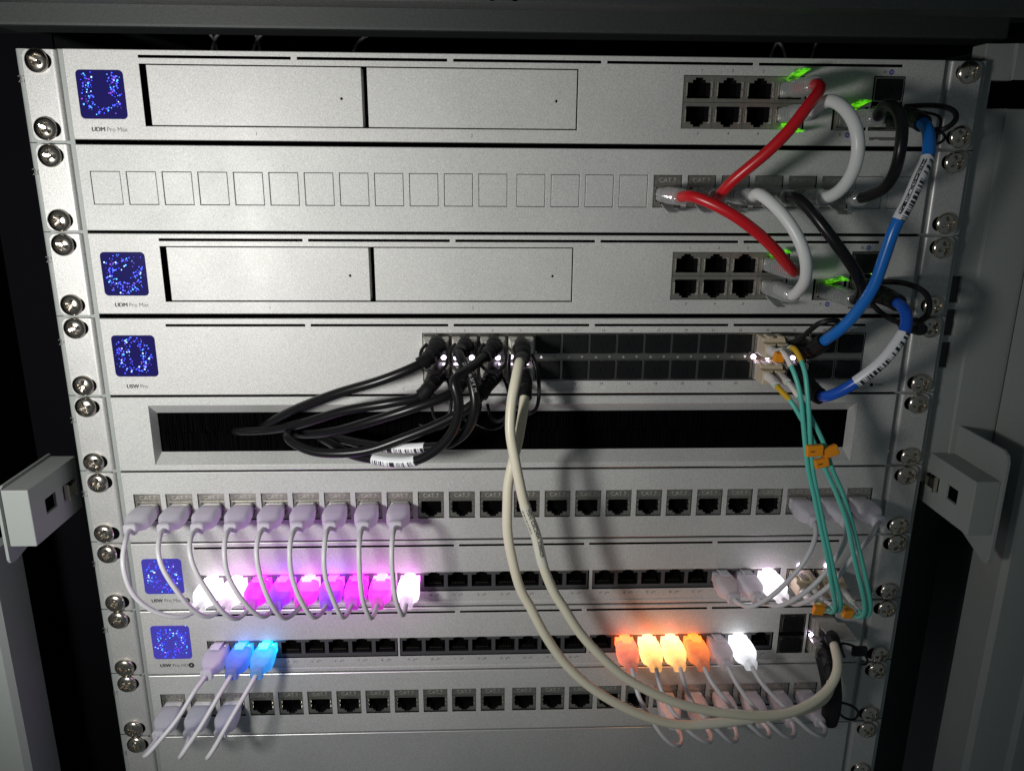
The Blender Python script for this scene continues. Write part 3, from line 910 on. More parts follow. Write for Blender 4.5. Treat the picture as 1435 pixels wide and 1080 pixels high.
# ------------------------------------------------------------------ slim patch cables with translucent boots
BOOT_SEC = [(3.2, 11.4, 8.2), (3.8, 12.2, 9.0), (9, 12.9, 9.4), (14.5, 12.9, 9.3), (16.5, 12.0, 8.8), (19, 9.0, 7.4), (21.2, 6.9, 6.3), (22.4, 6.5, 6.0), (23.2, 7.2, 6.6), (25.2, 7.2, 6.6), (25.8, 6.2, 5.6)]
def boot_mesh(matname):
    mb = MB(); mb.loft([ring(0, 0, w, h, -d, 24, 4.2) for d, w, h in BOOT_SEC])
    return mb.mesh('connector', [matname], True)
def tip_mesh(matname, up):
    s = 1 if up else -1
    mb = MB()
    mb.loft([ring(0, 0, 11.2, 7.0, y, 20, 7) for y in (7, -3.4)])
    for k in range(5):     # moulded ribs of the plug
        mb.box(-4.2 + 1.9 * k, -3.2 + 1.9 * k, -2.6, -1.2, s * 3.4 if s > 0 else -4.1, 4.1 if s > 0 else -3.4)
    prof = [(5, 3.4), (4.6, 4.2), (-2.0, 5.8), (-9.0, 6.6), (-9.0, 6.0), (-2.0, 5.1), (4.0, 3.4)]
    mb.loft([[(x, y, s * z) for y, z in prof] for x in (-2.6, 2.6)])
    return mb.mesh('plug_tip', [matname])
BOOTS, TIPS = {}, {}
def add_boot(parent, x, z, up, lit=None, name='connector'):
    bm_, tm_ = ('boot_' + lit, 'tip_' + lit) if lit else ('boot0', 'tip0')
    if bm_ not in BOOTS: BOOTS[bm_] = boot_mesh(bm_)
    if (tm_, up) not in TIPS: TIPS[tm_, up] = tip_mesh(tm_, up)
    o = place(name, BOOTS[bm_], parent, (x, 0, z))
    place('plug_tip', TIPS[tm_, up], o, (0, 0, 0))
    if lit: o['label'] = 'glowing translucent boot lit by its port'
    return o

def slim_cable(label, a, b, mids, group):
    """a, b: (x, z, tab up, lit)"""
    t = thing('patch_cable', label, 'cable', (a[0], 0, a[1]), group, True)
    add_boot(t, *a); add_boot(t, *b)
    pts = [(a[0], -20, a[1]), (a[0], -25.5, a[1])] + mids + [(b[0], -25.5, b[1]), (b[0], -20, b[1])]
    mb = MB(); mb.tube(curve(pts, 1.5), 1.3, 12)
    mb.build('jacket', ['thin'], t, True)
    return t

def jx(n): return KX[n - 1] + 7.475
JZ = KZ - 1.6
Z6, Z7, Z8, Z9 = -U * 5 + JZ, -U * 6 + PZ + .3, -U * 7 + PZ + .3, -U * 8 + JZ
ORD = ['first', 'second', 'third', 'fourth', 'fifth', 'sixth', 'seventh', 'eighth', 'ninth']
LOOPS = [
    [(-205.1, -37.0, -246.1), (-203.8, -46.0, -254.2), (-200.4, -47.0, -272.0), (-191.7, -43.0, -285.3), (-180.4, -35.0, -293.6)],
    [(-187.5, -36.0, -244.7), (-186.0, -44.0, -248.9), (-183.3, -47.0, -257.3), (-177.1, -47.0, -271.2), (-172.3, -43.0, -283.9), (-166.9, -36.0, -293.2)],
    [(-171.1, -36.0, -244.5), (-169.8, -44.0, -248.3), (-167.1, -47.0, -257.5), (-160.9, -47.0, -272.3), (-155.2, -44.0, -286.2), (-150.8, -37.0, -294.2)],
    [(-152.8, -36.0, -244.3), (-151.8, -44.0, -248.5), (-150.5, -47.0, -260.2), (-145.4, -47.0, -273.8), (-139.7, -43.0, -286.6), (-136.0, -37.0, -293.1)],
    [(-135.5, -36.0, -244.5), (-135.2, -44.0, -248.8), (-134.0, -47.0, -258.4), (-130.5, -48.0, -273.4), (-126.9, -44.0, -286.7), (-124.1, -37.0, -294.2)],
    [(-117.8, -36.0, -243.9), (-117.7, -44.0, -247.3), (-116.9, -48.0, -260.6), (-112.8, -48.0, -277.1), (-108.1, -42.0, -290.9)],
    [(-100.0, -36.0, -244.1), (-99.9, -44.0, -249.2), (-99.5, -48.0, -260.8), (-96.2, -48.0, -275.7), (-92.5, -43.0, -290.5)],
    [(-81.8, -36.0, -244.4), (-81.6, -44.0, -247.8), (-81.2, -48.0, -261.1), (-80.1, -48.0, -278.5), (-77.3, -42.0, -291.9)],
    [(-64.3, -36.0, -243.7), (-64.4, -44.0, -248.0), (-64.1, -48.0, -262.6), (-62.7, -48.0, -277.9), (-60.2, -42.0, -290.4)],
]
LITS = ['white', 'white_pink', 'magenta', 'violet', 'pink', 'violet', 'magenta', 'pink', 'white_pink']
GLOW = {'white': 'blinding white', 'white_pink': 'white-hot pink-edged', 'magenta': 'magenta', 'violet': 'violet', 'pink': 'hot pink'}
for k in range(9):
    slim_cable('%s looped slim white cable from the left, ending in a %s lit plug' % (ORD[k], GLOW[LITS[k]]),
               (jx(k + 1), Z6, False, None), (port_x(k + 1), Z7, True, LITS[k]), LOOPS[k], 'slim cables looping down to the pink-lit switch')
R6 = [
    [(167.3, -32.0, -242.9), (165.8, -38.0, -244.7), (162.2, -44.0, -249.3), (156.6, -47.0, -258.7), (149.2, -46.0, -270.8), (140.9, -41.0, -284.6), (133.6, -35.0, -292.7)],
    [(184.7, -32.0, -244.0), (182.4, -39.0, -247.8), (175.9, -45.0, -255.8), (166.1, -47.0, -269.6), (156.8, -43.0, -282.8), (149.5, -37.0, -291.3)],
    [(202.5, -32.0, -244.2), (198.6, -37.0, -245.6), (189.1, -43.0, -253.2), (183.2, -46.0, -257.5), (174.5, -47.0, -270.6), (166.1, -43.0, -282.9), (160.1, -36.0, -291.1)],
]
for k, (lit, lb) in enumerate(((None, 'slim white cable looping to the left one of two unlit plugs beside the white-lit plug'),
                               (None, 'slim white cable looping to the unlit plug directly beside the blinding white plug'),
                               ('white', 'slim white cable from the last right jack to the blinding white plug'))):
    slim_cable(lb, (jx(22 + k), Z6, False, None), (port_x(22 + k), Z7, True, lit), R6[k], 'slim cables at the right end of the pink-lit switch')

L8 = [
    [(-178.8, -33.0, -340.4), (-187.8, -43.0, -353.7), (-196.3, -49.0, -362.7), (-202.5, -51.0, -369.4), (-206.1, -48.0, -373.3), (-207.8, -41.0, -376.9), (-207.9, -33.0, -378.4)],
    [(-166.1, -34.0, -344.2), (-174.8, -44.0, -357.9), (-181.5, -49.0, -366.9), (-184.3, -51.0, -370.8), (-187.1, -47.0, -375.7), (-188.3, -40.0, -378.3), (-188.3, -32.0, -378.8)],
    [(-152.4, -33.0, -345.8), (-160.7, -44.0, -358.3), (-166.7, -49.0, -368.2), (-169.6, -51.0, -372.2), (-172.1, -47.0, -376.5), (-172.7, -40.0, -379.2), (-170.7, -32.0, -378.7)],
]
for k, (lit, lb) in enumerate(((None, 'slim white cable hanging from the unlit plug left of the blue-lit ones'),
                               ('blue', 'slim white cable hanging from the deep blue lit plug'),
                               ('cyan', 'slim white cable hanging from the bright cyan-blue lit plug'))):
    slim_cable(lb, (port_x(1 + k), Z8, True, lit), (jx(1 + k), Z9, False, None), L8[k], 'slim cables at the lower left')
R8 = [
    [(72.0, -33.0, -343.1), (74.1, -39.0, -349.7), (79.5, -45.0, -357.6), (87.3, -48.0, -368.5), (94.1, -47.0, -374.9), (99.3, -42.0, -377.8), (100.7, -33.0, -377.8)],
    [(86.3, -33.0, -343.9), (89.6, -39.0, -351.5), (94.2, -44.0, -357.3), (101.9, -48.0, -364.9), (109.8, -48.0, -371.0), (115.9, -44.0, -375.5), (118.4, -34.0, -377.4)],
    [(101.0, -33.0, -344.2), (104.8, -40.0, -352.0), (110.5, -45.0, -357.9), (118.9, -48.0, -364.9), (125.6, -47.0, -372.2), (131.7, -42.0, -376.6), (134.7, -33.0, -377.7)],
    [(116.9, -33.0, -343.1), (124.3, -40.0, -351.0), (130.3, -45.0, -356.9), (137.2, -48.0, -361.9), (144.5, -47.0, -369.3), (151.4, -42.0, -374.1), (153.4, -32.0, -375.9)],
    [(131.8, -33.0, -344.4), (138.7, -40.0, -352.8), (143.2, -45.0, -356.7), (148.3, -48.0, -360.8), (157.5, -47.0, -369.6), (165.4, -42.0, -374.5), (170.0, -32.0, -376.3)],
    [(146.1, -33.0, -343.7), (155.4, -40.0, -352.2), (162.5, -46.0, -357.9), (172.7, -48.0, -366.7), (181.3, -45.0, -372.4), (187.7, -35.0, -375.3)],
]
for k, (lit, lb) in enumerate((('red', 'slim white cable hanging from the red-orange lit plug, leftmost of the warm glowing four'),
                               ('yellow', 'slim white cable under the left one of two yellow-hot lit plugs'),
                               ('yellow', 'slim white cable under the right one of two yellow-hot lit plugs'),
                               ('orange', 'slim white cable under the deep orange lit plug beside an unlit one'),
                               (None, 'slim white cable under the unlit plug between orange and white lit plugs'),
                               ('cool', 'slim white cable under the cool white lit plug at the right'))):
    slim_cable(lb, (port_x(18 + k), Z8, True, lit), (jx(18 + k), Z9, False, None), R8[k], 'slim cables at the lower right')

# ------------------------------------------------------------------ thick patch cables with clear ribbed plugs
def clear_boot_mesh():
    mb = MB()
    sec = [(-6, 11.4, 7.6), (7.5, 11.4, 7.6), (8.2, 10.6, 8.2)]
    d = 8.2
    while d < 26:
        f = (d - 8) / 20
        sec += [(d + .4, 11.2 - 2.6 * f, 8.8 - .6 * f), (d + 1.3, 11.2 - 2.6 * f, 8.8 - .6 * f), (d + 1.6, 9.9 - 2.4 * f, 7.7 - .5 * f), (d + 2.3, 9.9 - 2.4 * f, 7.7 - .5 * f)]
        d += 2.4
    sec += [(27.5, 8.2, 7.8), (30.0, 7.8, 7.6), (30.6, 6.4, 6.4)]
    mb.loft([ring(0, 0, w, h, -q, 20, 5 if q < 8 else 2.8) for q, w, h in sec])
    return mb.mesh('connector', ['clear'], True)
CBOOT = clear_boot_mesh()
def latch_mesh(up, mat):
    s = 1 if up else -1; mb = MB()
    prof = [(4, 3.9), (3.4, 4.8), (-5, 7.2), (-13, 8.8), (-17, 8.6), (-17, 7.9), (-13, 7.7), (-5, 6.2), (3, 3.9)]
    mb.loft([[(x, y, s * z) for y, z in prof] for x in (-2.6, 2.6)])
    for x in (-1.8, 0, 1.8): mb.box(x - .3, x + .3, -12.8, -7.5, s * 8.3 if s > 0 else -9.2, 9.2 if s > 0 else -8.3)
    return mb.mesh('latch', [mat])
LATCH = {(u, m): latch_mesh(u, m) for u in (True, False) for m in ('clear', 'green')}

def clear_cable(label, a, b, mids, mat, rad=2.75):
    """a, b: (x, z, tab up, lit latch)"""
    t = thing('patch_cable', label, 'cable', (a[0], 0, a[1]), 'thick patch cables with clear plugs', True)
    for x, z, up, lit in (a, b):
        o = place('connector', CBOOT, t, (x, 0, z))
        l = place('latch', LATCH[up, 'green' if lit else 'clear'], o, (0, 0, 0))
        if lit: l['label'] = 'latch lit green by the port lamp'
    pts = [(a[0], -9, a[1]), (a[0], -24, a[1]), (a[0], -30, a[1])] + mids + [(b[0], -30, b[1]), (b[0], -24, b[1]), (b[0], -9, b[1])]
    mb = MB(); mb.tube(curve(pts, 1.5), rad, 16)
    mb.build('jacket', [mat], t, True)
    return t
ZA, ZB, ZW = -15.0 - .7, -28.5 + .7, -29.3 - .7
Z2 = -U + JZ
C7 = 94.7 + 15.8 * 3
clear_cable('red patch cable from the top gateway down to the blanked patch panel', (C7, ZA, True, True), (jx(18), Z2, False, False),
            [(142.0, -37.0, -17.1), (139.0, -42.0, -20.6), (133.0, -46.0, -26.9), (126.3, -47.0, -36.0), (118.0, -45.0, -45.8), (110.0, -41.0, -53.9), (103.2, -36.0, -61.3)], 'red')
clear_cable('white patch cable arching right of the upper red one at the top gateway', (C7, ZB, False, True), (jx(21), Z2, False, False),
            [(145.4, -38.0, -23.4), (148.4, -48.0, -26.5), (151.8, -56.0, -34.9), (153.8, -58.0, -45.4), (154.8, -53.0, -55.7), (154.3, -43.0, -64.1)], 'white', 3.0)
clear_cable('black patch cable arching between the top gateway and the patch panel', (174.4, ZW, True, True), (jx(22), Z2, False, False),
            [(173.1, -37.0, -25.3), (174.1, -46.0, -26.5), (174.8, -53.0, -33.7), (174.2, -56.0, -45.2), (175.1, -52.0, -55.3), (175.2, -44.0, -62.9)], 'blackj')
clear_cable('red patch cable from the patch panel down to the lower gateway', (jx(17), Z2, False, False), (C7, -U * 2 + ZA, True, True),
            [(83.9, -36.0, -67.1), (89.9, -41.0, -69.1), (101.6, -46.0, -74.8), (114.0, -47.0, -83.0), (125.4, -44.0, -92.0), (136.4, -37.0, -101.5)], 'red')
clear_cable('white patch cable from the patch panel curving down to the lower gateway', (jx(19), Z2, False, False), (C7, -U * 2 + ZB, False, False),
            [(116.9, -35.0, -65.6), (120.6, -41.0, -68.6), (126.3, -48.0, -75.5), (132.3, -53.0, -85.1), (136.7, -54.0, -94.9), (140.3, -48.0, -105.2), (141.8, -39.0, -111.8)], 'white', 2.9)
clear_cable('black patch cable slanting from the patch panel to the lower gateway', (jx(20), Z2, False, False), (174.4, -U * 2 + ZW, True, True),
            [(135.6, -36.0, -67.1), (140.1, -42.0, -72.2), (146.2, -48.0, -80.8), (154.4, -51.0, -91.2), (164.5, -49.0, -102.6), (171.7, -42.0, -111.3), (173.5, -36.0, -116.6)], 'blackj')

# ------------------------------------------------------------------ direct-attach cables
def sfp_body(parent, x, z, long=8.0, tilt=0):
    mb = MB()
    mb.box(x - 6.8, x + 6.8, -long, 3, z - 4.6, z + 4.9)
    mb.box(x - 6.2, x + 6.2, -long - 1.5, -long, z - 4.0, z + 4.0)
    return bevel(mb.build('metal_plug', ['cage'], parent), 0.4)

def add_strain_boot(parent, smp, s0, s1, r0, r1):
    sub = part_of(smp, s0, s1)
    L = sub[-1][3] - sub[0][3]; b0 = sub[0][3]
    def rad(s):
        f = (s - b0) / L
        base = r0 + (r1 - r0) * min(1, f * 1.15)
        if .25 < f < .82: base -= .55 * (math.sin((s - b0) * 2.1) > .2)
        return base
    mb = MB(); mb.tube(sub, rad, 16)
    return mb.build('strain_boot', ['boot'], parent, True)

def pull_loop(parent, pts, r=0.8):
    mb = MB(); mb.tube(curve(pts, 1.0), r, 8)
    return mb.build('pull_tab', ['boot'], parent, True)

def dac(label, starts, pts, mat, rad, group, boot=(6, 34), r0=5.3, r1=None):
    """starts: list of (x, z, which end)"""
    x, z = starts[0]
    t = thing('direct_attach_cable', label, 'cable', (x, 0, z), group, True)
    smp = curve(pts, 1.2)
    mb = MB(); mb.tube(smp, rad, 16)
    mb.build('jacket', [mat], t, True)
    sfp_body(t, x, z)
    add_strain_boot(t, smp, boot[0], boot[1], r0, r1 or rad + .7)
    if len(starts) > 1:
        sfp_body(t, *starts[1])
        add_strain_boot(t, smp[::-1] if False else smp, -boot[1], -boot[0], r1 or rad + .7, r0)
    return t, smp

def sleeve(parent, smp, s0, s1, rad, mat, name='printed_sleeve'):
    mb = MB(); mb.tube(face_viewer(part_of(smp, s0, s1)), rad, 20, cap=True)
    return mb.build(name, [mat], parent, True)

def s_at(smp, p):
    p = Vector(p)
    return min(smp, key=lambda q: (q[0] - p).length)[3]

zt4, zb4 = -U * 3 - 15.1, -U * 3 - 30.0
# blue pair on the right
t, smp = dac('bright blue cable from the top gateway to the fibre switch, long barcode sleeve', [(193.1, -28.9), (SX[13], zt4)],
    [(193.1, 2, -28.9), (193.1, -10, -28.9), (193.6, -26, -30.0), (192.9, -42.0, -35.5), (191.0, -49.0, -42.1), (189.2, -53.0, -49.1), (184.4, -57.0, -56.7), (179.7, -59.0, -68.5), (175.0, -59.0, -80.1), (173.0, -57.0, -94.2), (171.2, -54.0, -108.4), (167.4, -48.0, -122.0), (163.0, -43.0, -131.3), (159.9, -36.0, -137.9), (SX[13], -24, zt4 + 2), (SX[13], -10, zt4), (SX[13], 2, zt4)],
    'blue', 2.85, 'blue direct-attach cables', (6, 40), 5.6, 4.2)
a, b = s_at(smp, (188.5, -53.0, -49.1)), s_at(smp, (177.2, -59.0, -76.5))
lb = sleeve(t, smp, a, b, 3.1, 'barcode')
wrap_text('sleeve_lettering', 'MSN: CSC240311530021', 2.5, [(p, n_, b_, smp[-1][3] - s) for p, n_, b_, s in smp[::-1]], smp[-1][3] - b + 2.0, 3.12, 0.66, 'ink', t, 0.05)
pull_loop(t, [(199, -8, -26), (204, -18, -27), (206, -30, -31), (204.4, -30.0, -41.2), (211.8, -22.0, -41.3), (218.0, -15.0, -38.4), (214.1, -18.0, -36.4), (206.5, -24.0, -37.4), (203, -22, -31)], 0.7)
pull_loop(t, [(200, -6, -23.5), (206, -22, -24), (209, -34, -27), (206, -42, -32), (200, -44, -36), (197, -30, -35)], 1.3)
pull_loop(t, [(SX[13] - 5, -6, zt4 + 2), (151.5, -20.0, -142.6), (153.1, -30.0, -134.7), (154.7, -38.0, -129.0), (159.5, -40.0, -127.5), (165.2, -36.0, -129.4), (SX[13] + 6, -20, zt4 + 7)], 1.4)
t, smp = dac('deep blue cable bowing from the lower gateway to the fibre switch, barcode sleeve', [(193.1, -U * 2 - 28.9), (SX[13], zb4)],
    [(193.1, 2, -U * 2 - 28.9), (193.1, -10, -U * 2 - 28.9), (194.0, -28, -U * 2 - 29.5), (192.8, -45.0, -120.8), (192.2, -50.0, -124.9), (190.9, -52.0, -130.2), (186.4, -53.0, -137.8), (181.1, -53.0, -145.7), (173.0, -50.0, -155.3), (166.0, -45.0, -163.1), (160.0, -38.0, -168.2), (SX[13], -28, zb4 - 3), (SX[13], -12, zb4), (SX[13], 2, zb4)],
    'blue2', 2.85, 'blue direct-attach cables', (6, 40), 5.6, 4.4)
a, b = s_at(smp, (190.3, -52.0, -131.6)), s_at(smp, (171.0, -50.0, -156.4))
sleeve(t, smp, a, b, 3.1, 'barcode')
pull_loop(t, [(199, -6, -U * 2 - 24), (206, -20, -U * 2 - 23), (210, -34, -U * 2 - 27), (208, -40, -U * 2 - 36), (203, -34, -U * 2 - 42), (197, -20, -U * 2 - 40), (193, -8, -U * 2 - 34)], 1.5)
pull_loop(t, [(205, -36, -U * 2 - 40), (205.9, -20.0, -132.6), (217.2, -10.0, -138.6), (224.8, -5.0, -139.2)], 2.2)
mb = MB(); mb.loft([ring((224.5, -4.0, -139.0)[0], (224.5, -4.0, -139.0)[2], w, h, y, 16, 2.2) for y, w, h in ((-1, 7, 6), (-5, 9, 7.4), (-8, 8, 6.4), (-9, 4, 3))])
mb.build('pull_tab', ['blackj'], t, True)

# beige pair
zs = (-U * 7 - 15.2, -U * 7 - 30.0)
t, smp = dac('beige cable in front, with the serial sleeve, from the fibre switch to the lower right', [(SX[3], zt4), (194.1, zs[0])],
    [(SX[3], 2, zt4), (SX[3], -12, zt4), (SX[3], -24, zt4 - 2), (2.7, -34.0, -150.5), (0.3, -42.0, -158.4), (-1.6, -46.0, -167.3), (-2.4, -50.0, -181.8), (-0.2, -52.0, -195.2), (2.4, -53.0, -208.3), (5.4, -53.0, -221.7), (11.2, -53.0, -237.8), (14.8, -53.0, -253.9), (21.2, -53.0, -270.8), (26.7, -53.0, -280.2), (35.2, -53.0, -294.7), (46.4, -54.0, -308.4), (60.0, -55.0, -321.5), (75.7, -56.0, -331.5), (92.6, -57.0, -339.0), (110.1, -57.0, -344.0), (120.7, -57.0, -345.7), (138.1, -56.0, -348.3), (156.3, -54.0, -348.0), (172.1, -50.0, -343.4), (181.7, -46.0, -336.7), (186.2, -42.0, -328.4), (188.0, -30.0, -320.2), (194.1, -12, zs[0] - 1), (194.1, 2, zs[0])],
    'beige', 2.6, 'beige direct-attach cables', (6, 36), 5.4, 3.8)
a, b = s_at(smp, (5.0, -53.0, -220.1)), s_at(smp, (15.9, -53.0, -255.1))
sleeve(t, smp, a, b, 2.8, 'print_beige')
wrap_text('sleeve_lettering', 'MSN: CSC240413380029', 2.7, smp, a + 2, 2.82, -0.35, 'ink', t, 0.06)
wrap_text('sleeve_lettering', 'IIII IIII II IIIII III IIIIIII III', 1.6, smp, a + 2, 2.82, 0.65, 'ink', t, 0.03)
pull_loop(t, [(SX[3] - 6, -8, zt4 - 4), (SX[3] - 7, -22, zt4 - 9), (SX[3] - 6.5, -30, zt4 - 18), (SX[3] - 5, -26, zt4 - 27), (SX[3], -24, zt4 - 30)], 1.0)
pull_loop(t, [(SX[3] + 6, -8, zt4 - 4), (SX[3] + 8, -22, zt4 - 9), (SX[3] + 8.5, -30, zt4 - 20), (SX[3] + 7, -26, zt4 - 30), (SX[3] + 2, -22, zt4 - 34)], 1.0)
tab = MB(); tab.box(187.5, 204, -26, -9, zs[0] + 5.2, zs[0] + 5.9); bevel(tab.build('release_plate', ['cage'], t), 0.4)
pull_loop(t, [(199, -24, zs[0] - 8), (195.5, -24.0, -325.3), (203.8, -20.0, -328.7), (213.9, -14.0, -336.9), (223.3, -7.0, -349.1), (223.9, -5.0, -353.1), (218.1, -8.0, -350.8)], 0.75)
mb = MB(); mb.box(205.5, 214.5, -21, -18, zs[0] - 10.2, zs[0] - 4); bevel(mb.build('pull_tab', ['boot'], t), 0.8)
t, smp = dac('beige cable behind, swinging lower, from the fibre switch to the lower right', [(SX[3], zb4), (194.1, zs[1])],
    [(SX[3], 2, zb4), (SX[3], -12, zb4), (SX[3] + 1.5, -22, zb4 - 2), (5.7, -30.0, -171.5), (3.9, -38.0, -180.6), (1.6, -43.0, -191.2), (-0.6, -45.0, -199.4), (-3.2, -46.0, -212.8), (-3.5, -47.0, -221.9), (-3.4, -48.0, -237.7), (-0.7, -49.0, -254.2), (4.0, -49.0, -272.0), (9.1, -49.0, -282.0), (17.1, -49.0, -298.8), (28.8, -49.0, -317.4), (42.6, -50.0, -331.6), (60.2, -51.0, -343.8), (78.0, -51.0, -352.8), (95.6, -50.0, -358.3), (113.5, -49.0, -358.6), (136.0, -47.0, -357.9), (157.8, -44.0, -357.4), (175.2, -40.0, -356.1), (184.9, -36.0, -352.1), (189.9, -30.0, -346.9), (194.1, -16, zs[1] - 1), (194.1, 2, zs[1])],
    'beige', 2.6, 'beige direct-attach cables', (6, 34), 5.4, 3.8)
a, b = s_at(smp, (104.2, -50.0, -358.0)), s_at(smp, (136.8, -47.0, -357.9))
sleeve(t, smp, a, b, 2.8, 'print_beige')
wrap_text('sleeve_lettering', 'MSN: CSC240413380028', 2.0, smp, a + 4, 2.82, 1.35, 'ink', t, 0.05)
mb = MB(); mb.tube(curve([(193, -14, zs[1]), (194, -22, zs[1] - 12), (195.5, -24, zs[1] - 28), (196, -22, zs[1] - 40)], 1.5), lambda s: 6.4 - s * .03, 14); mb.build('plug_housing', ['boot'], t, True)
pull_loop(t, [(192.6, -24.0, -366.0), (199.0, -22.0, -367.2), (208.5, -18.0, -372.1), (216.7, -14.0, -379.0), (219.7, -12.0, -384.4), (218.3, -12.0, -388.1), (212.1, -14.0, -386.3), (203.9, -18.0, -378.7), (197.4, -22.0, -368.7)], 0.8)

# six black cables running into the brush panel
BLK = [
    ('black cable leaving the first upper port, the highest of those crossing to the bristles', 0, zt4,
     [(-44.5, -22.0, -151.4), (-51.3, -26.0, -154.6), (-69.2, -26.0, -161.9), (-94.4, -20.0, -170.9), (-122.7, -7.0, -185.2), (-138.9, 3.0, -196.4), (-146.8, 14.0, -202.7)], (6, 32)),
    ('black cable reaching farthest left into the bristles, from the first lower port', 0, zb4,
     [(-43.5, -24.0, -165.2), (-48.3, -27.0, -170.2), (-63.5, -28.0, -173.3), (-88.5, -22.0, -179.4), (-115.8, -10.0, -190.8), (-135.2, -1.0, -197.1), (-152.9, 5.0, -200.0), (-161.1, 14.0, -203.0)], (6, 36)),
    ('black cable from the second lower port, passing under the two upper ones', 1, zb4,
     [(-29.8, -22.0, -167.8), (-35.3, -27.0, -170.2), (-51.6, -29.0, -175.8), (-76.4, -24.0, -185.2), (-96.6, -14.0, -193.7), (-115.1, -3.0, -199.1), (-126.2, 10.0, -203.2)], (6, 26)),
    ('black cable with pale lettering hanging from the second upper port, rear sleeve', 1, zt4,
     [(-28.4, -24.0, -147.5), (-26.0, -33.0, -151.4), (-21.6, -40.0, -158.9), (-19.9, -43.0, -170.0), (-23.6, -40.0, -183.6), (-34.2, -34.0, -194.3), (-48.9, -28.0, -198.4), (-61.8, -24.0, -200.2), (-80.7, -17.0, -200.1), (-98.2, -5.0, -200.6), (-110.8, 8.0, -203.0)], (6, 26)),
    ('black cable hanging from the third upper port, white barcode sleeve lowest at left', 2, zt4,
     [(-17.7, -26.0, -151.3), (-25.5, -40.0, -154.0), (-30.4, -46.0, -156.5), (-28.0, -48.0, -166.2), (-30.0, -46.0, -180.3), (-38.7, -42.0, -193.2), (-50.9, -37.0, -202.1), (-62.9, -33.0, -204.4), (-74.3, -29.0, -204.3), (-86.3, -22.0, -204.4), (-101.9, -7.0, -202.0), (-112.8, 8.0, -203.0)], (6, 24)),
    ('black cable from the third lower port, curling back at the left into the bristles', 2, zb4,
     [(-14.0, -24.0, -165.3), (-19.2, -31.0, -171.8), (-34.5, -33.0, -181.2), (-58.0, -33.0, -191.3), (-77.1, -31.0, -198.6), (-94.2, -28.0, -201.2), (-107.0, -24.0, -201.5), (-117.0, -19.0, -199.2), (-122.6, -14.0, -196.4), (-121.3, -6.0, -196.3), (-116.7, 8.0, -200.4)], (6, 34)),
]
for lb, c, z, mids, bt in BLK:
    t, smp = dac(lb, [(SX[c], z)], [(SX[c], 2, z), (SX[c], -12, z)] + mids, 'blackj', 2.55, 'black cables into the brush panel', bt, 5.9, 3.8)
    if 'rear sleeve' in lb:
        sleeve(t, smp, s_at(smp, (-47.3, -29.0, -198.0)), s_at(smp, (-68.5, -22.0, -200.4)), 2.75, 'barcode_low')
        wrap_text('jacket_lettering', 'DAC  0.5FT M', 2.6, smp, s_at(smp, (-26.0, -33.0, -151.4)) + 1, 2.6, -0.35, 'white_ink', t, 0.02)
    if 'white barcode' in lb:
        sleeve(t, smp, s_at(smp, (-51.7, -37.0, -202.1)), s_at(smp, (-74.3, -29.0, -204.3)), 2.85, 'barcode_low')
    x = SX[c]
    if z == zt4:
        pull_loop(t, [(x - 5, -9, z + 2), (x - 7.5, -20, z), (x - 6, -27, z - 6), (x, -28, z - 9), (x + 6, -24, z - 6), (x + 6.5, -12, z)], 0.9)
    if z == zb4:
        pull_loop(t, [(x + 5, -8, z), (x + 8, -22, z - 6), (x + 8, -30, z - 14), (x + 4, -26, z - 21), (x - 1, -18, z - 22), (x - 3, -12, z - 16)], 0.9)
        pull_loop(t, [(x + 6, -24, z - 19), (x + 5, -20, z - 26), (x - 2, -14, z - 30), (x - 10, -10, z - 28)], 0.4)

# ------------------------------------------------------------------ fibre pair
def lc_body(parent, x, z, mat='beige_plug'):
    mb = MB()
    mb.box(x - 6.6, x + 6.6, -4, 3, z - 4.9, z + 4.9)
    b = bevel(mb.build('transceiver', ['cage'], parent), 0.4)
    mb = MB()
    mb.relief((x - 6.2, x + 6.2, z - 4.6, z + 5.6), -16, [(x - .6, x + .6, z - 4.6, z + 5.6, 3, 0), (x - 6.2, x + 6.2, z + 3.2, z + 5.6, 5, 0)], 16, 0)
    mb.box(x - 4.5, x - 1.6, -14, -6, z + 5.6, z + 7.0); mb.box(x + 1.6, x + 4.5, -14, -6, z + 5.6, z + 7.0)
    bevel(mb.build('duplex_plug', [mat], parent), 0.5)

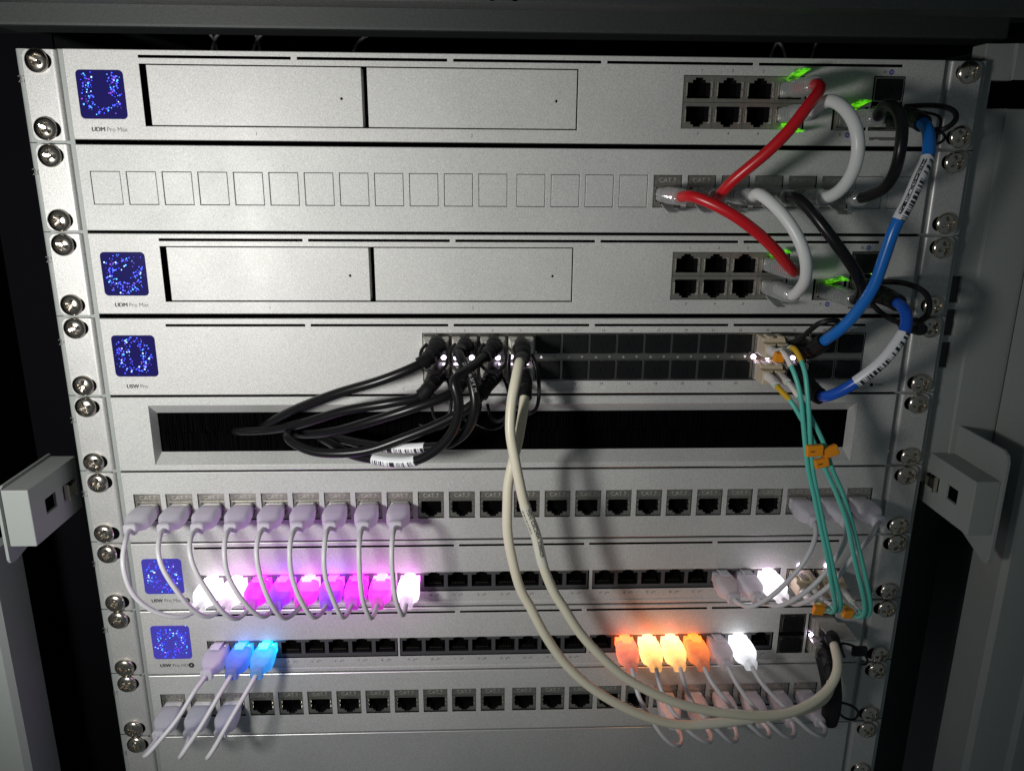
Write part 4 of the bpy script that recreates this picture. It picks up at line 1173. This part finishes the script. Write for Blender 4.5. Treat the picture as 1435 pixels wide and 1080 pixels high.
def fibre(label, x, z, x2, z2, strands, tops, tags):
    t = thing('fibre_cable', label, 'cable', (x, 0, z), 'aqua fibre pair', True)
    lc_body(t, x, z); lc_body(t, x2, z2)
    for k, mids in enumerate(strands):
        dx = -3.1 if k == 0 else 3.1
        pts = [(x + dx, -12, z), (x + dx, -22, z)] + mids + [(x2 + dx, -24, z2), (x2 + dx, -12, z2)]
        smp = curve(pts, 1.3)
        mb = MB(); mb.tube(smp, 1.25, 10); mb.build('jacket', ['aqua'], t, True)
        for sgn in (1, -1):
            a, b = (3, 19) if sgn > 0 else (-19, -3)
            mb = MB(); sub = part_of(smp, a, b); L = sub[-1][3] - sub[0][3]; s0 = sub[0][3]
            mb.tube(sub, (lambda s: 2.75 - .7 * (s - s0) / L) if sgn > 0 else (lambda s: 2.05 + .7 * (s - s0) / L), 12)
            mb.build('boot', ['lcboot'], t, True)
            a, b = (19, 32) if sgn > 0 else (-29, -19)
            mb = MB(); mb.tube(part_of(smp, a, b), 1.5, 10)
            mb.build('marker_sleeve', ['yellow' if (k == tops if sgn > 0 else k == 0) else 'lcboot'], t, True)
    for n_, (p, ang, w_, h_, c_) in enumerate(tags):
        mb = MB()
        mb.box(-w_ / 2, w_ / 2, -1.6, 1.6, -h_ / 2, h_ / 2)
        me = mb.mesh('number_tag', ['orange'])
        o = place('number_tag', me, t, p); o.rotation_euler = ang
        bevel(o, 0.5)
        if c_:
            q = place('tag_number', text_mesh(c_, 3.4, 'ink', 0.12), o, (-w_ * .18, -1.66, 0)); q.rotation_euler = (0, math.radians(90), 0)
z7f = -U * 6 - 28.3
fibre('upper aqua fibre pair with white boots, leading to the left lower connectors', SX[12], zt4, 176.6, z7f,
      [[(138.9, -34.0, -145.5), (141.8, -42.0, -153.3), (144.7, -46.0, -163.8), (147.5, -48.0, -180.3), (149.7, -49.0, -193.2), (152.0, -50.0, -204.6), (155.6, -51.0, -216.6), (161.3, -53.0, -237.2), (165.8, -55.0, -253.2), (168.9, -56.0, -266.6), (172.6, -55.0, -277.6), (175.3, -51.0, -285.7), (176.2, -45.0, -290.8), (176.2, -37.0, -292.2)],
       [(144.2, -34.0, -143.2), (147.2, -42.0, -152.2), (148.2, -46.0, -162.3), (150.0, -48.0, -176.1), (152.3, -49.0, -193.2), (154.3, -50.0, -204.6), (158.0, -51.0, -218.2), (163.2, -53.0, -237.2), (167.7, -55.0, -253.3), (171.6, -56.0, -266.7), (175.7, -55.0, -277.6), (178.0, -51.0, -284.9), (178.8, -46.0, -289.3), (179.2, -38.0, -290.7)]], 1,
      [((153.3, -51.0, -192.8), (0, -.05, 0), 8.5, 6.0, '1'), ((137.2, -33.0, -148.0), (0.3, .1, 0), 5.4, 5.2, ''), ((170.6, -42.0, -290.8), (0.3, .1, 0), 6.2, 5.8, '')])
fibre('lower aqua fibre pair with white boots, leading to the right lower connectors', SX[12], zb4, 193.4, z7f,
      [[(138.6, -34.0, -165.0), (142.4, -42.0, -169.6), (146.4, -45.0, -176.3), (151.4, -47.0, -184.6), (156.1, -48.0, -193.6), (161.4, -49.0, -204.3), (168.2, -50.0, -217.1), (175.0, -52.0, -233.3), (180.9, -54.0, -254.0), (186.6, -55.0, -271.3), (190.0, -54.0, -281.5), (192.2, -50.0, -289.7), (191.9, -45.0, -294.2), (191.7, -37.0, -295.2)],
       [(144.4, -34.0, -163.1), (145.9, -42.0, -166.9), (152.1, -45.0, -176.8), (159.5, -47.0, -190.1), (165.8, -48.0, -205.5), (172.1, -49.0, -217.6), (183.0, -51.0, -246.8), (190.0, -54.0, -270.3), (193.6, -53.0, -281.7), (195.3, -50.0, -288.9), (195.0, -46.0, -293.2), (195.1, -38.0, -293.2)]], 0,
      [((162.3, -50.0, -193.7), (0, -.4, 0), 7.6, 5.4, ''), ((157.7, -51.0, -199.5), (0, -.25, 0), 7.2, 4.8, '1'), ((187.5, -42.0, -293.3), (0.3, .1, 0), 5.6, 5.6, '')])
